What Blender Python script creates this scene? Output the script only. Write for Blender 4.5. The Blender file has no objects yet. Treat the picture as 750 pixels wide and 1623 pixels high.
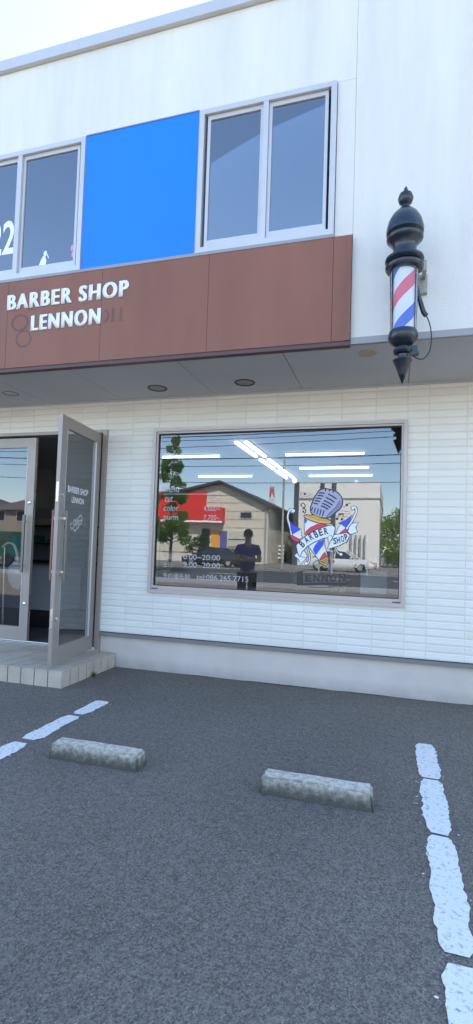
import bpy, bmesh, math, random
from mathutils import Vector, Matrix
R = math.radians
random.seed(7)
S = bpy.context.scene
# ------------------------------------------------------------------ camera, sky, sun, exposure
F, PX, PY, YAW, PITCH, ROLL, D, H = 831.304, 373.549, 833.274, -.294, .044, .033, 5.239, 1.35
cy, sy, cp, sp, cr, sr = math.cos(YAW), math.sin(YAW), math.cos(PITCH), math.sin(PITCH), math.cos(ROLL), math.sin(ROLL)
FW = Vector((sy*cp, cy*cp, sp)); r0 = Vector((cy, -sy, 0)); u0 = r0.cross(FW)
RT = cr*r0+sr*u0; UP = -sr*r0+cr*u0
cd = bpy.data.cameras.new('camera'); cam = bpy.data.objects.new('camera', cd); S.collection.objects.link(cam)
cam.matrix_world = Matrix(((RT.x, UP.x, -FW.x, 0), (RT.y, UP.y, -FW.y, -D), (RT.z, UP.z, -FW.z, H), (0, 0, 0, 1)))
cd.sensor_fit = 'HORIZONTAL'; cd.sensor_width = 36; cd.lens = 36*F/750
cd.sensor_fit = 'HORIZONTAL'
cd.shift_x = (375-PX)/750; cd.shift_y = (PY-811.5)/750
cd.clip_start = .05; cd.clip_end = 3000
S.camera = cam
SUN_EL, SUN_AZ = R(51), R(20)          # sun behind the shop (towards +Y), azimuth measured from +Y towards +X
w = bpy.data.worlds.new('World'); S.world = w; w.use_nodes = True
nt = w.node_tree; bg = nt.nodes['Background']; sk = nt.nodes.new('ShaderNodeTexSky'); sk.sky_type = 'NISHITA'
sk.sun_disc = False; sk.sun_elevation = SUN_EL; sk.sun_rotation = SUN_AZ; sk.air_density = 1.0; sk.dust_density = .4; sk.ozone_density = 1.5
nt.links.new(sk.outputs[0], bg.inputs[0]); bg.inputs[1].default_value = .15
sl = bpy.data.lights.new('sun', 'SUN'); sl.energy = 4.8; sl.angle = R(.5); sl.color = (1, .95, .88)
so = bpy.data.objects.new('sun', sl); S.collection.objects.link(so)
sdir = Vector((math.sin(SUN_AZ)*math.cos(SUN_EL), math.cos(SUN_AZ)*math.cos(SUN_EL), math.sin(SUN_EL)))
so.rotation_euler = sdir.to_track_quat('Z', 'Y').to_euler()
S.view_settings.view_transform = 'Standard'; S.view_settings.look = 'None'; S.view_settings.gamma = 1
S.view_settings.exposure = 2.1
S.view_settings.use_curve_mapping = False
S.cycles.max_bounces = 8; S.cycles.transparent_max_bounces = 16; S.cycles.use_denoising = True
S.cycles.sample_clamp_indirect = 6

# ------------------------------------------------------------------ helpers
LOC = {}
def link(o, parent=None):
    S.collection.objects.link(o)
    if parent is not None: o.parent = parent
    return o
def props(o, label=None, cat=None, group=None, kind=None):
    if label: o['label'] = label
    if cat: o['category'] = cat
    if group: o['group'] = group
    if kind: o['kind'] = kind
    return o
def empty(name, loc, label, cat, group=None, rz=0):
    o = bpy.data.objects.new(name, None); o.empty_display_size = .2; o.location = loc; o.rotation_euler = (0, 0, rz)
    link(o); return props(o, label, cat, group)
def rootloc(p):
    v = Vector((0, 0, 0))
    while p is not None: v = v+Vector(p.location); p = p.parent
    return v
def obj(name, bm, mat, parent=None, local=False, smooth=False, label=None, bevel=0, seg=2):
    if bevel:
        es = [e for e in bm.edges if len(e.link_faces) == 2 and e.calc_face_angle(0) > .6]
        bmesh.ops.bevel(bm, geom=es, offset=bevel, segments=seg, affect='EDGES', profile=.6)
    if parent is not None and not local: bmesh.ops.translate(bm, verts=bm.verts, vec=-rootloc(parent))
    me = bpy.data.meshes.new(name); bm.to_mesh(me); bm.free()
    for m in (mat if isinstance(mat, (list, tuple)) else [mat]): me.materials.append(m)
    if smooth:
        for p in me.polygons: p.use_smooth = True
        try: me.set_sharp_from_angle(angle=R(38))
        except Exception: pass
    o = bpy.data.objects.new(name, me); link(o, parent)
    if label: o['label'] = label
    return o
def box(bm, x0, x1, y0, y1, z0, z1, mi=0):
    v = [bm.verts.new(c) for c in ((x0,y0,z0),(x1,y0,z0),(x1,y1,z0),(x0,y1,z0),(x0,y0,z1),(x1,y0,z1),(x1,y1,z1),(x0,y1,z1))]
    fs = [bm.faces.new([v[i] for i in f]) for f in ((3,2,1,0),(4,5,6,7),(0,1,5,4),(1,2,6,5),(2,3,7,6),(3,0,4,7))]
    for f in fs: f.material_index = mi
    return v
def B(*boxes):
    bm = bmesh.new()
    for b in boxes: box(bm, *b)
    return bm
def poly(bm, pts, mi=0, flip=False):
    f = bm.faces.new([bm.verts.new(p) for p in pts]); f.material_index = mi
    if flip: f.normal_flip()
    return f
def lathe(bm, prof, c=(0, 0, 0), n=40, mi=0, axis='z'):
    rings = []
    for r, z in prof:
        if r < 1e-5:
            p = Vector((0, 0, z))
            rings.append([bm.verts.new(ax(p, axis)+Vector(c))]); continue
        rings.append([bm.verts.new(ax(Vector((r*math.cos(2*math.pi*i/n), r*math.sin(2*math.pi*i/n), z)), axis)+Vector(c)) for i in range(n)])
    for a, b in zip(rings, rings[1:]):
        for i in range(n):
            j = (i+1) % n
            if len(a) == 1 and len(b) == 1: continue
            if len(a) == 1: f = bm.faces.new((a[0], b[i], b[j]))
            elif len(b) == 1: f = bm.faces.new((a[i], a[j], b[0]))
            else: f = bm.faces.new((a[i], a[j], b[j], b[i]))
            f.material_index = mi
    return bm
def ax(p, axis):
    return p if axis == 'z' else (Vector((p.x, p.z, p.y)) if axis == 'y' else Vector((p.z, p.x, p.y)))
def tube(bm, pts, r, n=8, mi=0, cap=True):
    pts = [Vector(p) for p in pts]; rings = []
    for i, p in enumerate(pts):
        t = (pts[min(i+1, len(pts)-1)]-pts[max(i-1, 0)]).normalized()
        a = t.orthogonal().normalized() if i == 0 else (pa-t*pa.dot(t)).normalized()
        pa = a; b = t.cross(a); rr = r[i] if isinstance(r, (list, tuple)) else r
        rings.append([bm.verts.new(p+rr*(math.cos(2*math.pi*k/n)*a+math.sin(2*math.pi*k/n)*b)) for k in range(n)])
    for a, b in zip(rings, rings[1:]):
        for k in range(n):
            f = bm.faces.new((a[k], a[(k+1) % n], b[(k+1) % n], b[k])); f.material_index = mi
    if cap:
        f = bm.faces.new(rings[0][::-1]); f.material_index = mi; f = bm.faces.new(rings[-1]); f.material_index = mi
    return bm
def spline(ps, n=8):
    ps = [Vector(p) for p in ps]; out = []
    q = [ps[0]*2-ps[1]]+ps+[ps[-1]*2-ps[-2]]
    for i in range(1, len(q)-2):
        for k in range(n):
            t = k/n
            out.append(.5*((2*q[i])+(-q[i-1]+q[i+1])*t+(2*q[i-1]-5*q[i]+4*q[i+1]-q[i+2])*t*t+(-q[i-1]+3*q[i]-3*q[i+1]+q[i+2])*t**3))
    out.append(ps[-1]); return out
def text_bm(s, width=None, height=None, bold=0, depth=.002, mi=0, spacing=1.0):
    """letters in the XZ plane facing -Y, lower left of their box at the origin"""
    c = bpy.data.curves.new('t', 'FONT'); c.body = s; c.size = 1; c.offset = bold; c.extrude = 0; c.space_character = spacing; c.resolution_u = 4
    o = bpy.data.objects.new('t', c); S.collection.objects.link(o); bpy.context.view_layer.update()
    me = o.evaluated_get(bpy.context.evaluated_depsgraph_get()).to_mesh()
    bm = bmesh.new(); bm.from_mesh(me); o.to_mesh_clear(); bpy.data.objects.remove(o)
    xs = [v.co.x for v in bm.verts]; ys = [v.co.y for v in bm.verts]
    x0, y0, W, Hh = min(xs), min(ys), max(xs)-min(xs), max(ys)-min(ys)
    kx = (width/W) if width else None; ky = (height/Hh) if height else None
    kx = kx or ky; ky = ky or kx
    for v in bm.verts: v.co = Vector(((v.co.x-x0)*kx, 0, (v.co.y-y0)*ky))
    bmesh.ops.recalc_face_normals(bm, faces=bm.faces)
    for f in bm.faces:
        f.normal_update()
        if f.normal.y > 0: f.normal_flip()
    if depth:
        ret = bmesh.ops.extrude_face_region(bm, geom=list(bm.faces))
        bmesh.ops.translate(bm, verts=[v for v in ret['geom'] if isinstance(v, bmesh.types.BMVert)], vec=(0, -depth, 0))
        bmesh.ops.recalc_face_normals(bm, faces=bm.faces)
    for f in bm.faces: f.material_index = mi
    return bm
def move(bm, vec, m=None):
    if m is not None: bmesh.ops.transform(bm, matrix=m, verts=bm.verts)
    bmesh.ops.translate(bm, verts=bm.verts, vec=vec); return bm
def merge(a, b):
    me = bpy.data.meshes.new('tmp'); b.to_mesh(me); b.free(); a.from_mesh(me); bpy.data.meshes.remove(me); return a

# ------------------------------------------------------------------ materials
def mat(name, col, rough=.6, metal=0, var=.0, vscale=3, bump=0, bscale=60, spec=.5, coat=0, streak=0):
    m = bpy.data.materials.new(name); m.use_nodes = True; n = m.node_tree.nodes; l = m.node_tree.links
    b = n['Principled BSDF']; b.inputs['Base Color'].default_value = (*col, 1); b.inputs['Roughness'].default_value = rough
    b.inputs['Metallic'].default_value = metal; b.inputs['Specular IOR Level'].default_value = spec; b.inputs['Coat Weight'].default_value = coat
    tc = n.new('ShaderNodeTexCoord')
    if var:
        nz = n.new('ShaderNodeTexNoise'); nz.inputs['Scale'].default_value = vscale; nz.inputs['Detail'].default_value = 7; nz.inputs['Roughness'].default_value = .62
        if streak:
            mp = n.new('ShaderNodeMapping'); mp.inputs['Scale'].default_value = (1, 1, streak); l.new(tc.outputs['Object'], mp.inputs[0]); l.new(mp.outputs[0], nz.inputs['Vector'])
        else: l.new(tc.outputs['Object'], nz.inputs['Vector'])
        mr = n.new('ShaderNodeMapRange'); mr.inputs[1].default_value = .25; mr.inputs[2].default_value = .75; mr.inputs[3].default_value = 1-var; mr.inputs[4].default_value = 1+var*.6
        l.new(nz.outputs['Fac'], mr.inputs[0])
        mx = n.new('ShaderNodeMix'); mx.data_type = 'RGBA'; mx.blend_type = 'MULTIPLY'; mx.inputs[0].default_value = 1
        mx.inputs[6].default_value = (*col, 1); l.new(mr.outputs[0], mx.inputs[7]); l.new(mx.outputs[2], b.inputs['Base Color'])
        m['mix'] = mx.name
    if bump:
        nb = n.new('ShaderNodeTexNoise'); nb.inputs['Scale'].default_value = bscale; nb.inputs['Detail'].default_value = 4; l.new(tc.outputs['Object'], nb.inputs['Vector'])
        bp = n.new('ShaderNodeBump'); bp.inputs['Strength'].default_value = bump; bp.inputs['Distance'].default_value = .01
        l.new(nb.outputs['Fac'], bp.inputs['Height']); l.new(bp.outputs[0], b.inputs['Normal'])
    return m
def emit(name, col, s):
    m = bpy.data.materials.new(name); m.use_nodes = True; b = m.node_tree.nodes['Principled BSDF']
    b.inputs['Base Color'].default_value = (*col, 1); b.inputs['Emission Color'].default_value = (*col, 1); b.inputs['Emission Strength'].default_value = s; return m
def glass(name, refl, tint, rough=0, facing=.35, wob=0):
    m = bpy.data.materials.new(name); m.use_nodes = True; n = m.node_tree.nodes; l = m.node_tree.links; n.clear()
    o = n.new('ShaderNodeOutputMaterial'); mx = n.new('ShaderNodeMixShader'); t = n.new('ShaderNodeBsdfTransparent'); g = n.new('ShaderNodeBsdfGlossy')
    g.inputs['Roughness'].default_value = rough; t.inputs[0].default_value = (*tint, 1); g.inputs[0].default_value = (.95, .97, 1, 1)
    fr = n.new('ShaderNodeFresnel'); fr.inputs[0].default_value = 1.5
    ma = n.new('ShaderNodeMath'); ma.operation = 'MULTIPLY_ADD'; ma.inputs[1].default_value = 1-refl; ma.inputs[2].default_value = refl; ma.use_clamp = True
    l.new(fr.outputs[0], ma.inputs[0]); l.new(ma.outputs[0], mx.inputs[0]); l.new(t.outputs[0], mx.inputs[1]); l.new(g.outputs[0], mx.inputs[2]); l.new(mx.outputs[0], o.inputs[0])
    if wob:
        tc = n.new('ShaderNodeTexCoord'); nb = n.new('ShaderNodeTexNoise'); nb.inputs['Scale'].default_value = 1.3; nb.inputs['Detail'].default_value = 1
        bp = n.new('ShaderNodeBump'); bp.inputs['Strength'].default_value = wob; bp.inputs['Distance'].default_value = .01
        l.new(tc.outputs['Object'], nb.inputs['Vector']); l.new(nb.outputs[0], bp.inputs['Height']); l.new(bp.outputs[0], g.inputs['Normal'])
    return m

M = {}
M['siding'] = mat('white_siding', (.80, .765, .69), .55, var=.05, vscale=1.2, bump=.12, bscale=90)
M['siding2'] = mat('white_siding_light', (.82, .785, .71), .55, var=.06, vscale=1.2, bump=.12, bscale=90)
M['siding3'] = mat('white_siding_dull', (.775, .74, .665), .55, var=.06, vscale=1.2, bump=.12, bscale=90)
M['groove'] = mat('siding_groove', (.68, .65, .60), .8)
M['found'] = mat('foundation_render', (.64, .555, .49), .85, var=.09, vscale=3, bump=.25, bscale=120)
def add_dirt(m, h0, h1, col, ns=5):
    n = m.node_tree.nodes; l = m.node_tree.links; b = n['Principled BSDF']; src = n[m['mix']].outputs[2]
    tc = n.new('ShaderNodeTexCoord'); sx = n.new('ShaderNodeSeparateXYZ'); l.new(tc.outputs['Object'], sx.inputs[0])
    nz = n.new('ShaderNodeTexNoise'); nz.inputs['Scale'].default_value = ns; nz.inputs['Detail'].default_value = 8; nz.inputs['Roughness'].default_value = .7; l.new(tc.outputs['Object'], nz.inputs['Vector'])
    mr = n.new('ShaderNodeMapRange'); mr.inputs[1].default_value = h0; mr.inputs[2].default_value = h1; mr.inputs[3].default_value = .75; mr.inputs[4].default_value = -.15; l.new(sx.outputs['Z'], mr.inputs[0])
    a = n.new('ShaderNodeMath'); a.operation = 'MULTIPLY'; a.use_clamp = True; l.new(nz.outputs[0], a.inputs[0]); l.new(mr.outputs[0], a.inputs[1])
    mx = n.new('ShaderNodeMix'); mx.data_type = 'RGBA'; l.new(a.outputs[0], mx.inputs[0]); l.new(src, mx.inputs[6]); mx.inputs[7].default_value = (*col, 1); l.new(mx.outputs[2], b.inputs['Base Color'])
add_dirt(M['found'], 0, .16, (.20, .18, .155), 7)
M['flash'] = mat('flashing_metal', (.24, .23, .23), .45, .4, var=.08)
M['soffit'] = mat('soffit_board', (.50, .50, .50), .8, var=.05, vscale=2)
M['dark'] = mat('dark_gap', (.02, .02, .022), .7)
M['brown'] = mat('brown_fascia', (.240, .088, .050), .5, .0, var=.20, vscale=2.2, bump=.05, bscale=4, streak=.22)
M['brown_edge'] = mat('brown_fascia_edge', (.10, .05, .045), .5)
M['stain'] = mat('old_sign_residue', (.155, .066, .052), .6, var=.2, vscale=20)
M['white'] = mat('white_paint', (.82, .83, .84), .4)
M['upwall'] = mat('white_upper_wall', (.69, .665, .61), .6, var=.13, vscale=3, bump=.3, bscale=70, streak=.12)
M['trim'] = mat('pale_grey_trim', (.30, .285, .28), .45, .2, var=.08)
M['handle'] = mat('dark_handle_metal', (.17, .16, .15), .35, .5)
M['alu'] = mat('silver_aluminium', (.56, .54, .53), .38, .35, var=.06)
M['bronze'] = mat('bronze_door_metal', (.355, .305, .27), .38, .25, var=.06)
M['winframe'] = mat('window_frame_metal', (.50, .435, .405), .4, .3, var=.06)
M['gasket'] = mat('black_gasket', (.015, .015, .017), .6)
M['blue'] = mat('blue_panel', (.0, .19, 1.0), .38, var=.05, vscale=1.5, streak=.3)
M['steel'] = mat('bright_steel', (.75, .74, .72), .22, .9)
M['glass'] = glass('window_glass', .10, (.60, .64, .64), wob=.03)
M['glassup'] = glass('upper_window_glass', .20, (.62, .66, .68), wob=.02)
M['glass2'] = glass('door_glass', .08, (.62, .65, .65), wob=.01)
M['glassleaf'] = glass('open_door_glass', .10, (.60, .66, .66))
M['glasstube'] = glass('clear_tube', .04, (.93, .95, .96))
M['navy'] = mat('dark_navy_casting', (.012, .019, .03), .28, .1, coat=.3, var=.1)
M['tile'] = mat('step_tile', (.52, .435, .345), .6, var=.22, vscale=5, bump=.05)
M['grout'] = mat('tile_grout', (.11, .10, .095), .9)
M['concrete'] = mat('weathered_concrete', (.42, .41, .39), .9, var=.35, vscale=9, bump=.7, bscale=45)
M['paint'] = mat('road_paint', (.80, .80, .78), .7, var=.10, vscale=14, bump=.4, bscale=120)
def worn_paint():
    m = mat('worn_road_paint', (.80, .79, .75), .75, bump=.5, bscale=110); n = m.node_tree.nodes; l = m.node_tree.links; b = n['Principled BSDF']; tc = n.new('ShaderNodeTexCoord')
    nz = n.new('ShaderNodeTexNoise'); nz.inputs['Scale'].default_value = 38; nz.inputs['Detail'].default_value = 9; nz.inputs['Roughness'].default_value = .8; l.new(tc.outputs['Object'], nz.inputs['Vector'])
    rp = n.new('ShaderNodeValToRGB'); e = rp.color_ramp.elements; e[0].position = .33; e[0].color = (.16, .15, .14, 1); e[1].position = .47; e[1].color = (.80, .79, .75, 1); l.new(nz.outputs[0], rp.inputs[0]); l.new(rp.outputs[0], b.inputs['Base Color']); return m
M['wornpaint'] = worn_paint()
M['black'] = mat('black_plastic', (.015, .015, .017), .45)
M['rubber'] = mat('tyre_rubber', (.02, .02, .02), .8)
M['brownwood'] = mat('copper_brown', (.30, .13, .08), .4, var=.1)

def asphalt(name, base, speck, s=1):
    m = bpy.data.materials.new(name); m.use_nodes = True; n = m.node_tree.nodes; l = m.node_tree.links; b = n['Principled BSDF']
    tc = n.new('ShaderNodeTexCoord')
    def N(sc, det=3, r=.6):
        a = n.new('ShaderNodeTexNoise'); a.inputs['Scale'].default_value = sc; a.inputs['Detail'].default_value = det; a.inputs['Roughness'].default_value = r; l.new(tc.outputs['Object'], a.inputs['Vector']); return a
    v = n.new('ShaderNodeTexVoronoi'); v.inputs['Scale'].default_value = 140*s; l.new(tc.outputs['Object'], v.inputs['Vector'])
    big = N(.55, 4); mid = N(26, 3); fine = N(170*s, 2)
    rp = n.new('ShaderNodeValToRGB'); rp.color_ramp.elements[0].color = (*[c*.55 for c in base], 1); rp.color_ramp.elements[1].color = (*[c*1.4 for c in base], 1)
    rp.color_ramp.elements[0].position = .15; rp.color_ramp.elements[1].position = .8
    l.new(v.outputs['Color'], rp.inputs[0])
    rs = n.new('ShaderNodeValToRGB'); rs.color_ramp.elements[0].position = .62; rs.color_ramp.elements[1].position = .72; l.new(fine.outputs[0], rs.inputs[0])
    m1 = n.new('ShaderNodeMix'); m1.data_type = 'RGBA'; l.new(rs.outputs[0], m1.inputs[0]); l.new(rp.outputs[0], m1.inputs[6]); m1.inputs[7].default_value = (*speck, 1)
    ad = n.new('ShaderNodeMath'); ad.operation = 'ADD'; l.new(big.outputs[0], ad.inputs[0]); l.new(mid.outputs[0], ad.inputs[1])
    mr = n.new('ShaderNodeMapRange'); mr.inputs[1].default_value = .7; mr.inputs[2].default_value = 1.3; mr.inputs[3].default_value = .76; mr.inputs[4].default_value = 1.2; l.new(ad.outputs[0], mr.inputs[0])
    m2 = n.new('ShaderNodeMix'); m2.data_type = 'RGBA'; m2.blend_type = 'MULTIPLY'; m2.inputs[0].default_value = 1; l.new(m1.outputs[2], m2.inputs[6]); l.new(mr.outputs[0], m2.inputs[7])
    l.new(m2.outputs[2], b.inputs['Base Color']); b.inputs['Roughness'].default_value = .85
    bp = n.new('ShaderNodeBump'); bp.inputs['Strength'].default_value = .8; bp.inputs['Distance'].default_value = .006; l.new(v.outputs['Distance'], bp.inputs['Height']); l.new(bp.outputs[0], b.inputs['Normal'])
    return m
M['asphalt'] = asphalt('asphalt', (.160, .137, .112), (.55, .50, .45))
M['road'] = mat('road_asphalt', (.060, .062, .066), .85, var=.15, vscale=.6)

# ------------------------------------------------------------------ ground
bm = bmesh.new(); box(bm, -60, 60, -13.0, 12, -.30, 0)
props(obj('parking_lot', bm, M['asphalt']), kind='structure')
bm = bmesh.new(); box(bm, -400, 400, -700, -30.5, -.32, -.02); box(bm, -400, -60.005, -30.495, 300, -.32, -.05); box(bm, 60.005, 400, -30.495, 300, -.32, -.05); box(bm, -60, 60, 12.005, 300, -.32, -.03)
props(obj('ground', bm, mat('far_ground', (.19, .18, .165), .9, var=.2, vscale=.1)), kind='structure')
bm = bmesh.new(); box(bm, -60, 60, -15.4, -13.005, -.3, .04)
props(obj('pavement', bm, mat('pavement_slabs', (.28, .28, .27), .8, var=.15, vscale=.8)), kind='structure')
bm = bmesh.new(); box(bm, -60, 60, -30.49, -15.405, -.31, -.07)
props(obj('road', bm, M['road']), kind='structure')
bm = bmesh.new()
for y in (-15.9, -30.0): box(bm, -60, 60, y-.08, y+.08, -.069, -.066)
for i in range(-12, 12): box(bm, i*5, i*5+2.8, -23.07, -22.93, -.069, -.066)
props(obj('road_marking', bm, M['paint']), kind='structure')

def ragged(bm, x0, x1, y0, y1, z, amp, rnd):
    n = max(6, int(abs(y1-y0)/.022)); a = []; b = []
    wl = 0; wr = 0
    for i in range(n+1):
        t = i/n; y = y0+(y1-y0)*t
        wl = .7*wl+rnd.uniform(-amp, amp); wr = .7*wr+rnd.uniform(-amp, amp)
        e = .022*max(0, 1-min(t, 1-t)*n/2.5)
        a.append(bm.verts.new((x0+wl+e+rnd.uniform(-.003, .003), y+rnd.uniform(-.004, .004), z))); b.append(bm.verts.new((x1+wr-e+rnd.uniform(-.003, .003), y+rnd.uniform(-.004, .004), z)))
    for i in range(n): bm.faces.new((a[i], a[i+1], b[i+1], b[i]))
def line(name, x0, x1, segs, seed):
    rnd = random.Random(seed); bm = bmesh.new()
    for y0, y1 in segs:
        ragged(bm, x0, x1, y0, y1, .004, .006, rnd)
    for k in range(60):
        s = rnd.choice(segs); y = rnd.uniform(s[1], s[0]); x = rnd.choice((x0, x1))+rnd.gauss(0, .02); q = rnd.uniform(.003, .009)
        poly(bm, [(x+q*math.cos(a+k), y+q*math.sin(a+k)*.8, .0035+.0001*(k % 4)) for a in (0, 1.2, 2.5, 3.8, 5)])
    for f in bm.faces:
        f.normal_update()
        if f.normal.z < 0: f.normal_flip()
    return props(obj(name, bm, M['wornpaint']), kind='structure')
line('parking_line', -2.435, -2.30, [(-1.17, -1.555), (-1.60, -2.145), (-2.21, -2.66), (-2.69, -3.5), (-3.53, -4.6)], 3)
line('parking_line', .175, .30, [(-1.19, -1.79), (-1.81, -2.45), (-2.47, -3.25), (-3.30, -4.4)], 5)

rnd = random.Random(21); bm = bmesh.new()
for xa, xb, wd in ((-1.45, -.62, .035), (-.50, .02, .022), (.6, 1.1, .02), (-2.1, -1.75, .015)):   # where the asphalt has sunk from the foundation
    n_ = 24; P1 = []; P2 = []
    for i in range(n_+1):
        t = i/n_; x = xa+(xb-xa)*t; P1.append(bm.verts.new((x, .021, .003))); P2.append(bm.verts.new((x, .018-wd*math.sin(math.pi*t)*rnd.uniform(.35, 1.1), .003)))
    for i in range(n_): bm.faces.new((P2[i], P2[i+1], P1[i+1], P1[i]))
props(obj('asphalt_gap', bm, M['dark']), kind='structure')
def wheel_stop(x0, y0, label, seed):
    L, W, Hh = .615, .135, .097; rnd = random.Random(seed)
    bm = bmesh.new(); v = box(bm, 0, L, 0, W, 0, Hh)
    for i in (4, 5, 6, 7): v[i].co.x += .012*(1 if i in (4, 7) else -1); v[i].co.y += .012*(1 if i in (4, 5) else -1)
    bmesh.ops.bevel(bm, geom=[e for e in bm.edges if max(a.co.z for a in e.verts) > .05], offset=.012, segments=3, affect='EDGES')
    bmesh.ops.subdivide_edges(bm, edges=bm.edges, cuts=4, use_grid_fill=True)
    for q in bm.verts:
        if q.co.z > .004: q.co += Vector((rnd.gauss(0, .0013), rnd.gauss(0, .0013), rnd.gauss(0, .0012)))
    m = M['stopmat']
    o = obj('wheel_stop', bm, m, smooth=True); o.location = (x0, y0, .001); o.rotation_euler.z = R(rnd.uniform(-1, 1))
    return props(o, label, 'wheel stop', 'concrete wheel stops')
def stop_material():
    m = mat('stained_concrete', (.40, .39, .37), .92, bump=.8, bscale=60); n = m.node_tree.nodes; l = m.node_tree.links; b = n['Principled BSDF']
    tc = n.new('ShaderNodeTexCoord'); g = n.new('ShaderNodeNewGeometry'); sx = n.new('ShaderNodeSeparateXYZ'); l.new(tc.outputs['Object'], sx.inputs[0])
    nz = n.new('ShaderNodeTexNoise'); nz.inputs['Scale'].default_value = 30; nz.inputs['Detail'].default_value = 9; nz.inputs['Roughness'].default_value = .7; l.new(tc.outputs['Object'], nz.inputs['Vector'])
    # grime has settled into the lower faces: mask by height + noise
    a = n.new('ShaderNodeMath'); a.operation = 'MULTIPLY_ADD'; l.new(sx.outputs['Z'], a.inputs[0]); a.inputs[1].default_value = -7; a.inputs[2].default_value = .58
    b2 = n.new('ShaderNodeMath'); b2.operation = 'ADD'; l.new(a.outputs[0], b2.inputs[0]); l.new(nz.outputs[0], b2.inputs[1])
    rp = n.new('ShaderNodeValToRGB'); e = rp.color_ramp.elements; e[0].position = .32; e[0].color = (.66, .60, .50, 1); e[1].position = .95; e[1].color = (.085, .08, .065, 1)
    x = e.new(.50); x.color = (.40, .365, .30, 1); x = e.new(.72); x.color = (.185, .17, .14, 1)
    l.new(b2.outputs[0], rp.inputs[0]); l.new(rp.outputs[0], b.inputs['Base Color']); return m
M['stopmat'] = stop_material()
wheel_stop(-2.05, -2.36, 'stained concrete wheel stop beside the broken white line near the tiled step', 1)
wheel_stop(-.69, -2.35, 'stained concrete wheel stop in front of the big shop window, farther from the step', 2)

# ------------------------------------------------------------------ shop building
XL, XR = -9.0, 4.2
WX0, WX1, WZ0, WZ1 = -2.557, .109, .847, 2.637        # picture window outer frame
DX0, DX1, DZ1 = -5.06, -3.135, 2.655                   # door frame outer
shop = empty('shop_building', (-1.2, 0, 0), 'white tiled barber shop building with brown fascia over door and big window', 'building')
# tiled wall: every tile is a shallow raised block on a groove backing
def clip(rects, cut):
    out = []
    a0, a1, b0, b1 = cut
    for x0, x1, z0, z1 in rects:
        if x1 <= a0 or x0 >= a1 or z1 <= b0 or z0 >= b1: out.append((x0, x1, z0, z1)); continue
        if z0 < b0: out.append((x0, x1, z0, b0))
        if z1 > b1: out.append((x0, x1, b1, z1))
        zz0, zz1 = max(z0, b0), min(z1, b1)
        if x0 < a0: out.append((x0, a0, zz0, zz1))
        if x1 > a1: out.append((a1, x1, zz0, zz1))
    return out
bm = bmesh.new()
seams = [-2.83+.33*k for k in range(-20, 9)]+[.105, .300]+[.633+.333*k for k in range(0, 12)]
P_ = .0711; gz = .0035; gx = .0020; dp = .0040
for k in range(37):
    z0 = .38+k*P_; z1 = min(z0+P_, 2.993)
    if z0 > 2.98: break
    for x0, x1 in zip(seams, seams[1:]):
        for (a, b, c, d) in clip(clip([(x0, x1, z0, z1)], (WX0+.01, WX1-.01, WZ0+.01, WZ1-.01)), (DX0+.01, DX1-.01, 0, DZ1-.01)):
            if b-a < .012 or d-c < .014: continue
            a += gx; b -= gx; c += gz; d -= gz; s = .0085; yb = .006
            yo = random.uniform(-.0004, .0004); mi_ = random.choice((0, 0, 1, 2))
            v = [bm.verts.new(q) for q in ((a,yb,c),(b,yb,c),(b,yb,d),(a,yb,d),(a+s*.6,yb-dp+yo,c+s),(b-s*.6,yb-dp+yo,c+s),(b-s*.6,yb-dp+yo,d-s),(a+s*.6,yb-dp+yo,d-s))]
            for f in ((4,5,6,7),(0,1,5,4),(1,2,6,5),(2,3,7,6),(3,0,4,7)): bm.faces.new([v[i] for i in f]).material_index = mi_
tiles = obj('wall', bm, [M['siding'], M['siding2'], M['siding3']], shop)
bm = bmesh.new()
for (a, b, c, d) in clip(clip([(XL, XR, .38, 2.989)], (WX0+.03, WX1-.03, WZ0+.03, WZ1-.03)), (DX0+.03, DX1-.03, 0, DZ1-.02)): box(bm, a, b, .0055, .16, c, d)
obj('wall_backing', bm, M['groove'], shop)
obj('foundation', B((DX1+.002, XR, .022, .20, -.2, .332), (XL, DX0-.002, .022, .2, -.2, .332)), M['found'], shop)
obj('base_flashing', B((DX1+.002, XR, -.018, .10, .334, .372), (XL, DX0-.002, -.018, .1, .334, .372)), M['flash'], shop, bevel=.003)
obj('flashing_gap', B((DX1+.03, XR, .003, .10, .3725, .3795)), M['dark'], shop)
# side, rear walls, roof
obj('side_wall', B((XL-.16, XL-.001, .0, 8, -.2, 6.1), (XR+.001, XR+.16, .0, 8, -.2, 6.1), (XL, XR, 7.85, 8.0, -.2, 6.1)), M['upwall'], shop)
YF = -1.1
# soffit boards with open joints
bm = bmesh.new(); sj = [XL, -5.8, -4.86, -3.92, -2.97, -1.87, -.918, .105, 1.05, 2.0, 2.95, XR]
for a, b in zip(sj, sj[1:]): box(bm, a+.003, b-.003, YF+.03, -.002, 2.994, 3.02)
obj('soffit', bm, M['soffit'], shop)
obj('soffit_backing', B((XL, XR, YF+.03, .3, 3.021, 3.10)), M['dark'], shop)
obj('soffit_mould', B((XL, XR, -.014, .0, 2.975, 2.9935)), M['soffit'], shop)
# fascia
FX = [-8.99, -5.1, -3.62, -2.59, -1.557, -.505, -.362]
bm = bmesh.new()
for a, b in zip(FX, FX[1:]):
    box(bm, a+.0015, b-.0015, YF-.03, YF, 3.012, 3.86)
fas = obj('fascia', bm, M['brown'], shop, bevel=.002, seg=1)
obj('fascia_drip_edge', B((-8.99, -.36, YF-.035, YF+.028, 2.972, 2.990), (-8.99, -.36, YF-.022, YF+.02, 2.991, 3.0115)), M['brown_edge'], fas, local=False)
obj('fascia_cap', B((-8.99, -.50, YF-.034, YF+.03, 3.861, 3.888)), M['trim'], fas)
obj('fascia_joint_cover', B((-.400, -.3605, YF-.036, YF-.0305, 3.012, 3.858)), M['brown'], fas)
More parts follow.
